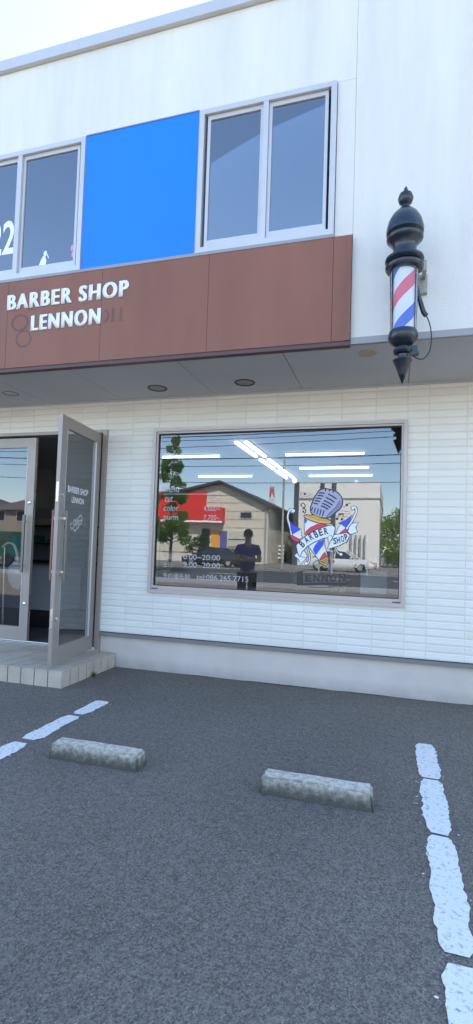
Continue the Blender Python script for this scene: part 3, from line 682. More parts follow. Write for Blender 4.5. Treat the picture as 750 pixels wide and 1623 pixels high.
def stripes():
    m = bpy.data.materials.new('helical_stripes'); m.use_nodes = True; n = m.node_tree.nodes; l = m.node_tree.links; b = n['Principled BSDF']; b.inputs['Roughness'].default_value = .3
    tc = n.new('ShaderNodeTexCoord'); s_ = n.new('ShaderNodeSeparateXYZ'); l.new(tc.outputs['Object'], s_.inputs[0])
    at = n.new('ShaderNodeMath'); at.operation = 'ARCTAN2'; l.new(s_.outputs['Y'], at.inputs[0]); l.new(s_.outputs['X'], at.inputs[1])
    d = n.new('ShaderNodeMath'); d.operation = 'MULTIPLY'; l.new(at.outputs[0], d.inputs[0]); d.inputs[1].default_value = -1/(2*math.pi)
    z = n.new('ShaderNodeMath'); z.operation = 'MULTIPLY_ADD'; l.new(s_.outputs['Z'], z.inputs[0]); z.inputs[1].default_value = 1/.47; z.inputs[2].default_value = STR_OFF
    a = n.new('ShaderNodeMath'); a.operation = 'ADD'; l.new(d.outputs[0], a.inputs[0]); l.new(z.outputs[0], a.inputs[1])
    f = n.new('ShaderNodeMath'); f.operation = 'FRACT'; l.new(a.outputs[0], f.inputs[0])
    rp = n.new('ShaderNodeValToRGB'); rp.color_ramp.interpolation = 'CONSTANT'; e = rp.color_ramp.elements
    W_ = (.80, .82, .84, 1); e[0].position = 0; e[0].color = (.78, .10, .12, 1); e[1].position = .24; e[1].color = W_
    x = e.new(.5); x.color = (.05, .10, .62, 1); x = e.new(.72); x.color = W_
    l.new(f.outputs[0], rp.inputs[0]); l.new(rp.outputs[0], b.inputs['Base Color']); return m
STR_OFF = .42
cyl = lp('striped_cylinder', [(.074, 2.951), (.074, 3.39)], stripes())
bm = bmesh.new()
for a in (R(200), R(340)):
    x, y = .035+.087*math.cos(a), -1.36+.087*math.sin(a); tube(bm, [(x, y, 2.95), (x+.006*math.cos(a), y, 3.392)], .0035, 8)
obj('chrome_rod', bm, M['steel'], bp_, smooth=True)
lp('lower_collar', [(.100, 3.392), (.122, 3.396), (.134, 3.412), (.134, 3.426), (.122, 3.438), (.105, 3.442)], M['navy'])
lp('upper_collar', [(.105, 3.443), (.124, 3.449), (.136, 3.466), (.134, 3.482), (.118, 3.494), (.092, 3.500)], M['navy'])
lp('upper_neck', [(.092, 3.501), (.083, 3.520), (.082, 3.560), (.092, 3.590), (.118, 3.612), (.128, 3.625), (.128, 3.642), (.112, 3.652)], M['navy'])
lp('domed_cap', [(.112, 3.653), (.130, 3.670), (.132, 3.70), (.118, 3.76), (.09, 3.81), (.055, 3.845), (.03, 3.862)], M['navy'])
lp('finial', [(.03, 3.863), (.026, 3.885), (.045, 3.90), (.055, 3.93), (.045, 3.965), (.02, 3.98), (.012, 4.01), (0, 4.03)], M['navy'])
M['brk'] = mat('grey_bracket', (.38, .37, .33), .5, .3, var=.2, vscale=25)
obj('wall_bracket', B((.145, .205, -1.131, -1.086, 3.33, 3.475), (.165, .19, -1.30, -1.1305, 3.43, 3.46), (.10, .19, -1.33, -1.2995, 3.40, 3.475)), M['brk'], bp_, bevel=.004)
obj('upper_bracket', B((.0, .07, -1.25, -1.086, 3.60, 3.66)), M['brk'], bp_, bevel=.004)
bm = bmesh.new(); tube(bm, spline([(.118, -1.30, 3.33), (.135, -1.29, 3.25), (.15, -1.28, 3.20), (.175, -1.27, 3.12), (.195, -1.27, 3.09)], 5), [.016]*11+[.018]*10, 10); obj('crank_arm', bm, M['navy'], bp_, smooth=True)
bm = bmesh.new(); tube(bm, spline([(.19, -1.27, 3.10), (.218, -1.27, 3.03), (.232, -1.28, 2.93), (.220, -1.29, 2.82), (.175, -1.30, 2.76), (.12, -1.32, 2.77), (.08, -1.34, 2.80)], 7), .0045, 7); obj('power_cable', bm, M['black'], bp_, smooth=True)
obj('cable_clamp', B((.075, .135, -1.375, -1.32, 2.79, 2.838), (.065, .145, -1.38, -1.315, 2.778, 2.789)), M['navy'], bp_, bevel=.004)

# ------------------------------------------------------------------ shop interior
obj('interior_floor', B((-6.9, 3.0, .165, 7.0, -.05, .172)), mat('interior_floor', (.10, .10, .105), .35, var=.2), shop)
obj('interior_ceiling', B((-6.9, 3.0, .165, 7.0, 2.87, 2.92)), mat('interior_ceiling', (.50, .50, .49), .8), shop)
obj('interior_wall', B((-6.9, 3.0, 7.0, 7.1, .172, 2.87), (-7.0, -6.9, .165, 7.0, .172, 2.87), (3.0, 3.1, .165, 7.0, .172, 2.87)), mat('interior_wall', (.34, .34, .34), .8), shop)
M['tube'] = emit('lit_fluorescent', (1, 1, .98), 1.5)
M['fit'] = mat('light_fitting', (.6, .6, .6), .5)
def clight(x0, y0, x1, y1, label, wd=.013):
    t_ = empty('ceiling_light', ((x0+x1)/2, (y0+y1)/2, 2.87), label, 'ceiling light', 'fluorescent ceiling lights inside the shop')
    if abs(x1-x0) > abs(y1-y0): a = (x0, x1, y0-.022, y0+.022); b = (x0, x1, y0-wd, y0+wd)
    else: a = (x0-.03, x0+.03, y0, y1); b = (x0-wd, x0+wd, y0, y1)
    obj('fitting', B((*a, 2.852, 2.869)), M['fit'], t_); obj('tube', B((*b, 2.822, 2.8515)), M['tube'], t_, bevel=.008)
clight(-3.74, 2.72, -2.72, 2.72, 'single fluorescent tube seen above the menu lettering, nearest the glass')
clight(-3.95, 5.0, -2.79, 5.0, 'single fluorescent tube deep inside, seen below the other above the menu')
clight(-1.64, 2.74, -.45, 2.74, 'topmost of three level fluorescent tubes above the emblem')
clight(-1.65, 4.08, -.44, 4.08, 'middle one of three level fluorescent tubes above the emblem')
clight(-1.63, 5.05, -.42, 5.05, 'lowest of three level fluorescent tubes above the emblem')
k = 0
for y0, y1, nm in ((1.70, 2.85, 'nearest'), (3.1, 4.12, 'second'), (4.33, 5.35, 'deepest')):
    clight(-2.14, y0, -2.14, y1, nm+' slanting fluorescent tube of the left line in mid window', .019); clight(-1.995, y0, -1.995, y1, nm+' slanting fluorescent tube of the right line in mid window', .019)
bl = empty('pendant_bulb', (-2.02, 5.6, 2.87), 'small warm round bulb hanging below the slanting tubes', 'lamp')
bm = bmesh.new(); lathe(bm, [(0, 2.76), (.04, 2.78), (.055, 2.82), (.04, 2.85), (.02, 2.86)], (-2.02, 5.6, 0), 20); obj('bulb', bm, emit('warm_bulb', (1, .72, .38), .6), bl, smooth=True)
obj('lamp_cap', B((-2.04, -2.0, 5.58, 5.62, 2.858, 2.869)), M['alu'], bl)
# reception counter, chair and shelf seen through the open door
M['cab'] = mat('grey_cabinet', (.27, .285, .31), .5, var=.06)
ct = empty('reception_counter', (-4.9, 1.2, .172), 'grey panelled counter inside the open doorway', 'counter')
obj('counter_body', B((-5.5, -4.38, .95, 1.5, .42, 1.0)), M['cab'], ct, bevel=.004); obj('plinth', B((-5.45, -4.44, 1.0, 1.46, .172, .419)), M['black'], ct); obj('worktop', B((-5.53, -4.35, .92, 1.53, 1.001, 1.03)), mat('worktop', (.22, .21, .21), .4), ct, bevel=.004)
ch = empty('desk_chair', (-5.15, 2.1, .172), 'black high backed chair behind the counter in the open doorway', 'chair')
bm = B((-5.45, -4.85, 2.30, 2.38, .95, 1.44)); obj('backrest', bm, M['black'], ch, bevel=.03, seg=4)
bm = B((-5.42, -4.88, 1.85, 2.30, .60, .70)); obj('seat', bm, M['black'], ch, bevel=.025, seg=4)
bm = bmesh.new(); tube(bm, [(-5.15, 2.1, .22), (-5.15, 2.1, .60)], .03, 12); obj('column', bm, M['steel'], ch, smooth=True)
bm = bmesh.new()
for i in range(5): a = i*1.2566; tube(bm, [(-5.15, 2.1, .24), (-5.15+.28*math.cos(a), 2.1+.28*math.sin(a), .20)], .018, 8)
obj('star_base', bm, M['black'], ch, smooth=True)
sh = empty('display_shelf', (-5.9, 2.9, .172), 'dark shelf unit with folded goods behind the counter', 'shelf')
obj('shelf_frame', B((-6.6, -4.9, 3.2, 3.25, .172, 2.0), (-6.6, -6.55, 2.85, 3.2, .172, 2.0), (-4.95, -4.9, 2.85, 3.2, .172, 2.0)), M['cab'], sh)
for z in (1.0, 1.32, 1.64): obj('shelf_board', B((-6.549, -4.951, 2.86, 3.19, z, z+.025)), M['black'], sh)
rnd = random.Random(2)
for i in range(7):
    x = -6.45+i*.21; c0 = [(.05, .16, .11), (.38, .33, .24), (.26, .12, .06), (.4, .4, .38)][i % 4]
    bm = B((x, x+.17, 2.90, 3.15, 1.3455+.32*(i % 2), 1.40+.32*(i % 2)+rnd.uniform(.02, .08)))
    props(obj('folded_towel', bm, mat('towel', c0, .9, var=.2), bevel=.012), ['dark green', 'sand coloured', 'brown', 'pale grey'][i % 4]+' folded towel on the '+('upper' if i % 2 else 'lower')+' board of the shelf behind the counter', 'towel', 'folded towels on the dark shelf')
# white bag on a curved hook and a navy cloth, seen through the closed door
M['bagm'] = mat('white_bag', (.62, .66, .68), .5, var=.1)
bm = bmesh.new(); rows = [(1.10, .05, .02), (1.04, .10, .05), (.95, .115, .06), (.86, .10, .06), (.79, .055, .04), (.765, .02, .015)]
rr = []
for z, a, b in rows: rr.append([bm.verts.new((-4.47+a*math.cos(t_*math.pi/8)*(1+.10*math.sin(3*t_))+.03*(1.1-z), .22+b*math.sin(t_*math.pi/8), z+.01*math.cos(t_*1.9))) for t_ in range(16)])
for a, b in zip(rr, rr[1:]):
    for i in range(16): bm.faces.new((a[i], b[i], b[(i+1) % 16], a[(i+1) % 16]))
bm.faces.new(rr[-1]); props(obj('shopping_bag', bm, M['bagm'], smooth=True), 'small white plastic bag hanging behind the closed glass door', 'bag')
st = empty('coat_stand', (-4.62, .30, .172), 'stand with curved white arm and navy cloth behind the closed glass door', 'coat stand')
bm = bmesh.new(); tube(bm, spline([(-4.46, .22, 1.10), (-4.48, .22, 1.22), (-4.54, .23, 1.31), (-4.64, .25, 1.33), (-4.74, .28, 1.28)], 6), .016, 10); obj('curved_arm', bm, M['white'], st, smooth=True)
bm = bmesh.new(); tube(bm, [(-4.70, .30, .172), (-4.72, .29, 1.30)], .015, 10); obj('post', bm, M['steel'], st, smooth=True); bm = bmesh.new(); lathe(bm, [(0, .172), (.16, .172), (.16, .19), (.02, .2)], (-4.70, .30, 0), 24); obj('base', bm, M['black'], st, smooth=True)
bm = bmesh.new(); 
for i in range(12):
    x = -4.78+i*.022; a = .34+.02*math.sin(i*1.3)
    v = [bm.verts.new(q) for q in ((x, a, 1.06+.02*math.sin(i)), (x, a-.01, 1.42))]
    if i: bm.faces.new((pv[0], v[0], v[1], pv[1]))
    pv = v
nc = obj('navy_cloth', bm, mat('navy_cloth', (.012, .02, .09), .9), st)
# barber chairs and a pale cabinet behind the big window
def barber_chair(x, y, label):
    t_ = empty('barber_chair', (x, y, .172), label, 'barber chair', 'barber chairs inside the shop')
    obj('seat', B((x-.27, x+.27, y-.27, y+.25, .52, .66)), M['black'], t_, bevel=.04, seg=3); obj('backrest', B((x-.25, x+.25, y+.22, y+.33, .64, 1.12)), M['black'], t_, bevel=.04, seg=3); obj('headrest', B((x-.12, x+.12, y+.24, y+.32, 1.15, 1.30)), M['black'], t_, bevel=.025)
    for s_ in (-1, 1): obj('armrest', B((x+s_*.30-.035, x+s_*.30+.035, y-.2, y+.24, .74, .80)), M['black'], t_, bevel=.015)
    bm = bmesh.new(); lathe(bm, [(0, .172), (.30, .172), (.30, .20), (.06, .23), (.055, .52), (0, .52)], (x, y, 0), 28); obj('pedestal', bm, M['steel'], t_, smooth=True)
    obj('footrest', B((x-.2, x+.2, y-.52, y-.42, .30, .33)), M['steel'], t_, bevel=.008)
barber_chair(-1.9, 3.4, 'black barber chair inside behind the left half of the big window')
barber_chair(-.5, 3.4, 'black barber chair inside behind the emblem side of the big window')
cb = empty('white_cabinet', (-.15, .62, .172), 'pale grey cabinet just behind the right end of the window', 'cabinet')
obj('cabinet_body', B((-.33, -.06, .45, .85, .172, 1.16)), mat('pale_cabinet', (.46, .50, .50), .5, var=.08), cb, bevel=.006)
for z in (.45, .80): obj('drawer', B((-.32, -.07, .438, .449, z, z+.30)), mat('pale_drawer', (.5, .54, .54), .5), cb, bevel=.003)
for i, (x, s_, lb) in enumerate(((-.50, .8, 'small potted plant inside the window sill, nearer the cabinet'), (-.62, .6, 'tiny potted plant inside the window sill, farther from the cabinet'))):
    t_ = empty('potted_plant', (x, .28, .93), lb, 'plant', 'little potted plants on the inner sill')
    bm = bmesh.new(); lathe(bm, [(0, .93), (.03*s_, .93), (.042*s_, .93+.06*s_), (.036*s_, .93+.06*s_), (0, .93+.05*s_)], (x, .28, 0), 18); obj('pot', bm, M['tile'], t_, smooth=True)
    bm = bmesh.new(); rn = random.Random(i)
    for q in range(18):
        a = rn.uniform(0, 6.28); l_ = rn.uniform(.03, .08)*s_*1.3; b = Vector((x, .28, .93+.055*s_)); d = Vector((math.cos(a)*.6, math.sin(a)*.6, 1)).normalized(); w_ = d.orthogonal()*.008
        bm.faces.new([bm.verts.new(c) for c in (b, b+d*l_*.6-w_, b+d*l_, b+d*l_*.6+w_)])
    obj('leaves', bm, M['leaf'], t_)
obj('inner_sill', B((WX0+.05, WX1-.05, .165, .36, .90, .928)), M['cab'], shop)

def foliage(col):
    m = mat('foliage', col, .55, var=.4, vscale=1.2); n = m.node_tree.nodes; l = m.node_tree.links
    tr = n.new('ShaderNodeBsdfTranslucent'); tr.inputs[0].default_value = (col[0]*1.5, col[1]*1.6, col[2]*1.2, 1); mx = n.new('ShaderNodeMixShader'); mx.inputs[0].default_value = .4
    l.new(n['Principled BSDF'].outputs[0], mx.inputs[1]); l.new(tr.outputs[0], mx.inputs[2]); l.new(mx.outputs[0], n['Material Output'].inputs[0]); return m
# ------------------------------------------------------------------ across the street (seen as reflections in the glass)
def tree(x, y, h_, rw, label, seed, cone=True, trunk=.11, n=5200, col=(.20, .31, .07), base=1.6):
    t_ = empty('street_tree', (x, y, 0), label, 'tree'); rn = random.Random(seed)
    bm = bmesh.new(); pts = [(x+rn.gauss(0, .03)*i, y, h_*.9*i/6) for i in range(7)]; tube(bm, pts, [trunk*(1-.13*i) for i in range(7)], 8)
    cl = []
    for i in range(60 if cone else 44):
        f = rn.random(); z = base+(h_-base)*f; rad = rw*((1-f)**.75+.10 if cone else math.sqrt(max(.05, 1-(2*f-1)**2))); a = rn.uniform(0, 6.28); q = rad*math.sqrt(rn.uniform(.15, 1))
        c = Vector((x+q*math.cos(a), y+q*math.sin(a), z)); cl.append((c, rw*rn.uniform(.18, .40)*(1-.5*f if cone else 1)))
        tube(bm, [(x, y, z-.35*q), tuple(c)], [.03, .01], 5)
    cl.append((Vector((x, y, h_-.2)), rw*.14))
    obj('trunk', bm, mat('bark', (.10, .08, .06), .9, var=.3), t_, smooth=True)
    bm = bmesh.new(); tot = sum(c[1]**2 for c in cl)
    for c, r_ in cl:
        for k in range(int(n*r_*r_/tot)):
            d = Vector((rn.gauss(0, 1), rn.gauss(0, 1), rn.gauss(0, .8))).normalized()*r_*rn.uniform(.4, 1.05); p = c+d; s_ = rn.uniform(.05, .11)*(rw/1.2)**.5
            a = Vector((rn.gauss(0, 1), rn.gauss(0, 1), rn.gauss(0, 1))).normalized(); b = a.orthogonal().normalized()
            bm.faces.new([bm.verts.new(q) for q in (p-a*s_, p+b*s_*.6, p+a*s_, p-b*s_*.6)])
    obj('crown', bm, foliage(col), t_)
tree(-12.05, -22, 7.5, 1.22, 'tall narrow street tree reflected at the left end of the window', 11, n=8000)
tree(.7, -50, 5.6, 2.7, 'rounded green tree beyond the white block, reflected at the right window edge', 12, cone=False, n=5200, base=.6, trunk=.2)
tree(-11.6, -52, 3.6, 1.8, 'low bushy tree reflected between the gable shop and white block', 14, cone=False, n=2600, base=.3, trunk=.15, col=(.05, .08, .02))
tree(-14.6, -33.4, 2.2, 1.0, 'low shrub at the far kerb in front of the dark parked car', 15, cone=False, n=2200, base=.1, trunk=.06, col=(.05, .10, .02))

# gabled shop with red signs
gs = empty('gabled_shop', (-15.5, -42, 0), 'cream gabled shop with red signboards reflected in the window', 'building')
M['cream'] = mat('cream_cladding', (.60, .55, .44), .8, var=.08, vscale=.8); M['redb'] = mat('red_signboard', (.62, .03, .02), .5, var=.08, vscale=.8); M['roofd'] = mat('dark_roof', (.05, .05, .055), .6, var=.15)
bm = bmesh.new(); gy = -42
P2 = [(-23.0, 0), (-11.2, 0), (-11.2, 5.35), (-15.9, 7.5), (-23.0, 6.0)]
a = [bm.verts.new((x, gy, z)) for x, z in P2]; b = [bm.verts.new((x, gy-14, z)) for x, z in P2]; bm.faces.new(a); bm.faces.new(b[::-1])
for i in range(5): bm.faces.new((a[i-1], b[i-1], b[i], a[i]))
bmesh.ops.recalc_face_normals(bm, faces=bm.faces); obj('wall', bm, M['cream'], gs)
bm = bmesh.new()
for (x0, z0), (x1, z1) in (((-23.6, 5.85), (-15.9, 7.52)), ((-15.9, 7.52), (-10.7, 5.13))):
    v = [bm.verts.new((x, y, z+dz)) for y in (gy+.5, gy-14.3) for x, z in ((x0, z0), (x1, z1)) for dz in (.03, .28)]
    for f in ((0,2,3,1),(4,5,7,6),(0,1,5,4),(2,6,7,3),(1,3,7,5),(0,4,6,2)): bm.faces.new([v[i] for i in f])
bmesh.ops.recalc_face_normals(bm, faces=bm.faces); obj('roof', bm, M['roofd'], gs)
obj('signboard', B((-22.7, -17.3, gy+.02, gy+.25, 5.22, 6.75)), M['redb'], gs); obj('awning', B((-22.8, -15.4, gy+.02, gy+.9, 3.75, 5.2)), M['redb'], gs); obj('awning_band', B((-22.8, -15.4, gy+.901, gy+.93, 3.75, 3.92)), M['white'], gs)
obj('door', B((-17.7, -16.9, gy+.01, gy+.06, .05, 3.2)), M['black'], gs)
for x0, x1, c in ((-22.5, -18.0, (.55, .52, .42)), (-16.7, -15.9, (.75, .32, .05)), (-15.8, -15.1, (.10, .09, .28)), (-14.9, -12.7, (.5, .48, .40))):
    obj('poster_panel', B((x0, x1, gy+.01, gy+.08, .9, 3.0)), mat('poster', c, .6, var=.1), gs)
for z in (1.5, 2.2): obj('panel_rail', B((-14.95, -12.65, gy+.081, gy+.12, z, z+.07)), M['roofd'], gs)
M['clad_line'] = mat('cladding_joint', (.36, .32, .25), .8)
for i, z in enumerate((3.3, 4.1, 4.9, 5.7, 6.4)):
    xr = -11.25 if z < 5.3 else -15.9+(7.4-z)/(7.4-5.35)*4.6; xl = (-15.3 if z < 5.2 else -17.25) if z < 6.7 else -17
    if xr-xl > .5: obj('cladding_joint', B((xl, xr-.05, gy+.002, gy+.03, z, z+.05)), M['clad_line'], gs)
w1 = obj('gable_window', B((-13.9, -12.7, gy+.031, gy+.08, 4.2, 4.85)), M['alu'], gs); obj('pane', B((-13.82, -12.78, gy+.081, gy+.09, 4.27, 4.78)), M['gasket'], w1)
obj('downpipe', B((-11.45, -11.33, gy+.035, gy+.15, 0, 5.2)), M['cab'], gs)
# white block
wb = empty('white_building', (-5, -45, 0), 'big plain white block with two dark vertical strips reflected behind the emblem', 'building')
M['wbm'] = mat('pale_concrete', (.78, .77, .71), .8, var=.06, vscale=.4)
obj('wall', B((-8.9, -1.3, -60, -45, 0, 8.0)), M['wbm'], wb)
obj('cornice_band', B((-8.95, -1.25, -60.05, -44.93, 6.35, 6.5)), mat('band', (.30, .30, .28), .8), wb)
for x in (-6.85, -5.75): obj('dark_strip', B((x, x+.42, -44.99, -44.9, 0, 7.9)), mat('strip', (.06, .075, .07), .6), wb)
obj('corner_pier', B((-9.35, -8.92, -60, -44.8, 0, 8.0)), mat('pier', (.05, .06, .08), .6), wb)
bm = bmesh.new(); lathe(bm, [(.30, 8.0), (.26, 8.25), (0, 8.42)], (-3.6, -46, 0), 20); obj('roof_vent', bm, M['white'], wb, smooth=True)
for i in range(4): obj('ground_floor_pillar', B((-3.9+i*.42, -3.9+i*.42+.14, -44.8, -44.6, 0, 3.0)), M['cab'], wb)
# dark low hall
dh = empty('dark_hall', (-13, -60, 0), 'low dark hall with railing reflected between the two bigger buildings', 'building')
obj('wall', B((-16.5, -10.2, -70, -60, 0, 5.6)), mat('dark_wall', (.07, .085, .10), .7, var=.2), dh); obj('roof', B((-16.8, -10.0, -70.2, -59.7, 5.6, 5.85)), M['roofd'], dh)
for x in (-15.2, -13.8, -12.4): obj('window', B((x, x+.9, -59.99, -59.94, 3.6, 4.8)), M['cab'], dh)
# lattice pylon
py = empty('lattice_tower', (-28.9, -120, 0), 'thin red and white lattice tower far behind, reflected above the dark hall', 'tower')
for k in range(5):
    bm = bmesh.new(); z0, z1 = 4+k*2.6, 4+(k+1)*2.6-.02; w0, w1 = 1.3-.2*k, 1.3-.2*(k+1)
    for sx in (-1, 1):
        for sy_ in (-1, 1): tube(bm, [(-28.9+sx*w0, -120+sy_*w0, z0), (-28.9+sx*w1, -120+sy_*w1, z1)], .13, 4)
    for s_ in (-1, 1): tube(bm, [(-28.9-w0, -120+s_*w0, z0), (-28.9+w1, -120+s_*w1, z1)], .09, 4); tube(bm, [(-28.9+w0, -120+s_*w0, z0), (-28.9-w1, -120+s_*w1, z1)], .09, 4)
    obj('tower_section', bm, mat('pylon_paint', (.60, .12, .10) if k % 2 == 0 else (.6, .6, .58), .6), py)
bm = bmesh.new()
for sx in (-1, 1):
    for sy_ in (-1, 1): tube(bm, [(-28.9+sx*1.7, -120+sy_*1.7, 0), (-28.9+sx*1.3, -120+sy_*1.3, 4)], .13, 4)
obj('leg', bm, M['fit'], py)
# houses reflected in the closed door
def house(x, y, w_, d_, h_, label, wc, rc):
    t_ = empty('house', (x, y, 0), label, 'house', 'houses across the street'); bm = B((x-w_/2, x+w_/2, y-d_, y, 0, h_)); obj('wall', bm, mat('house_wall', wc, .8, var=.1, vscale=.5), t_)
    bm = bmesh.new(); e = .5; v = [bm.verts.new(q) for q in ((x-w_/2-e, y+e, h_), (x+w_/2+e, y+e, h_), (x+w_/2+e, y-d_-e, h_), (x-w_/2-e, y-d_-e, h_), (x-w_/4, y-d_/2, h_+1.7), (x+w_/4, y-d_/2, h_+1.7))]
    for f in ((0,1,5,4),(1,2,5),(2,3,4,5),(3,0,4),(3,2,1,0)): bm.faces.new([v[i] for i in f])
    obj('roof', bm, mat('house_roof', rc, .7, var=.2, vscale=2), t_)
    for i in range(3):
        for z in ((1.0, 3.6) if h_ > 4.5 else (1.0,)):
            xx = x-w_/2+w_*(i+.5)/3; f = obj('window', B((xx-.75, xx+.75, y+.005, y+.05, z, z+1.25)), M['alu'], t_); obj('pane', B((xx-.66, xx+.66, y+.051, y+.06, z+.08, z+1.17)), M['gasket'], f)
house(-40, -44, 9, 8, 4.9, 'two storey brownish house with grey roof reflected in the closed door', (.26, .22, .17), (.12, .10, .09))
house(-31, -52, 10, 8, 3.2, 'low sand coloured house reflected in the closed door', (.35, .29, .22), (.16, .11, .09))
house(-52, -46, 11, 9, 5.2, 'larger pale house farthest along the street', (.4, .39, .36), (.08, .08, .09))
house(9, -46, 10, 9, 5.0, 'pale house beyond the rounded tree', (.38, .36, .33), (.10, .08, .08))
house(22, -44, 11, 9, 5.2, 'house with dark roof far along the street to the right', (.33, .33, .31), (.05, .05, .06))
# utility poles and wires
M['polec'] = mat('concrete_pole', (.33, .33, .32), .8, var=.08)
def upole(x, y, h_, r_, label, arms=True):
    t_ = empty('utility_pole', (x, y, 0), label, 'utility pole', 'utility poles along the street'); bm = bmesh.new(); lathe(bm, [(0, 0), (r_*1.25, 0), (r_, h_), (0, h_)], (x, y, 0), 16); obj('pole', bm, M['polec'], t_, smooth=True)
    if arms:
        for z in (h_-.5, h_-1.3): obj('crossarm', B((x-.06, x+.06, y-.8, y+.8, z, z+.1)), M['flash'], t_)
    return t_
upole(-26.2, -20.6, 9.5, .17, 'thick pale concrete pole reflected in the closed door'); upole(9.5, -20.6, 9.5, .17, 'concrete pole beyond the right end of the window view'); upole(-7.5, -30.9, 7.8, .07, 'slim dark post reflected left of the emblem', False)
upole(-62, -20.6, 9.5, .17, 'most distant concrete pole down the street')
bm_w = [(-20.1, 7.05, 7.35), (-20.3, 6.9, 7.2), (-20.5, 6.45, 7.05), (-20.7, 6.2, 6.0), (-21.0, 5.85, 5.65), (-21.2, 5.1, 4.7), (-20.9, 8.1, 8.3), (-20.0, 8.5, 8.5)]
for i, (y, za, zb) in enumerate(bm_w):
    bm = bmesh.new(); zs = [(-62, za+.4), (-26.2, za+.35), (9.5, zb+.35), (45, zb+.3)]; P = []
    for (xa, z0), (xb, z1) in zip(zs, zs[1:]):
        for k in range(16): t_ = k/16; P.append((xa+(xb-xa)*t_, y, z0+(z1-z0)*t_-1.6*t_*(1-t_)))
    P.append((45, y, zs[-1][1])); tube(bm, P, .017 if i % 3 else .026, 5)
    props(obj('power_line', bm, M['black']), 'black overhead power line strung along the street', 'cable', 'overhead power lines')
# guard rails
def rail(x0, x1, y, label, hgt=.75):
    t_ = empty('guard_rail', ((x0+x1)/2, y, 0), label, 'guard rail', 'white guard rails'); obj('rail', B((x0, x1, y-.03, y+.03, hgt-.28, hgt)), M['white'], t_, bevel=.02)
    n = int((x1-x0)/1.5)
    for i in range(n+1): x = x0+(x1-x0)*i/n; obj('post', B((x-.04, x+.04, y-.1, y-.031, 0, hgt-.02)), M['alu'], t_)
rail(-4.4, -1.5, -27.2, 'short white guard rail in front of the white car', .95)
wf = empty('white_fence', (-13, -47, 0), 'low white slatted fence reflected between the buildings', 'fence')
for z in (.5, .9, 1.3, 1.7): obj('slat', B((-14.5, -10.6, -47, -46.95, z, z+.16)), M['white'], wf)
for x in (-14.3, -13, -11.9, -10.8): obj('post', B((x, x+.12, -47.1, -47.001, 0, 1.9)), M['white'], wf)

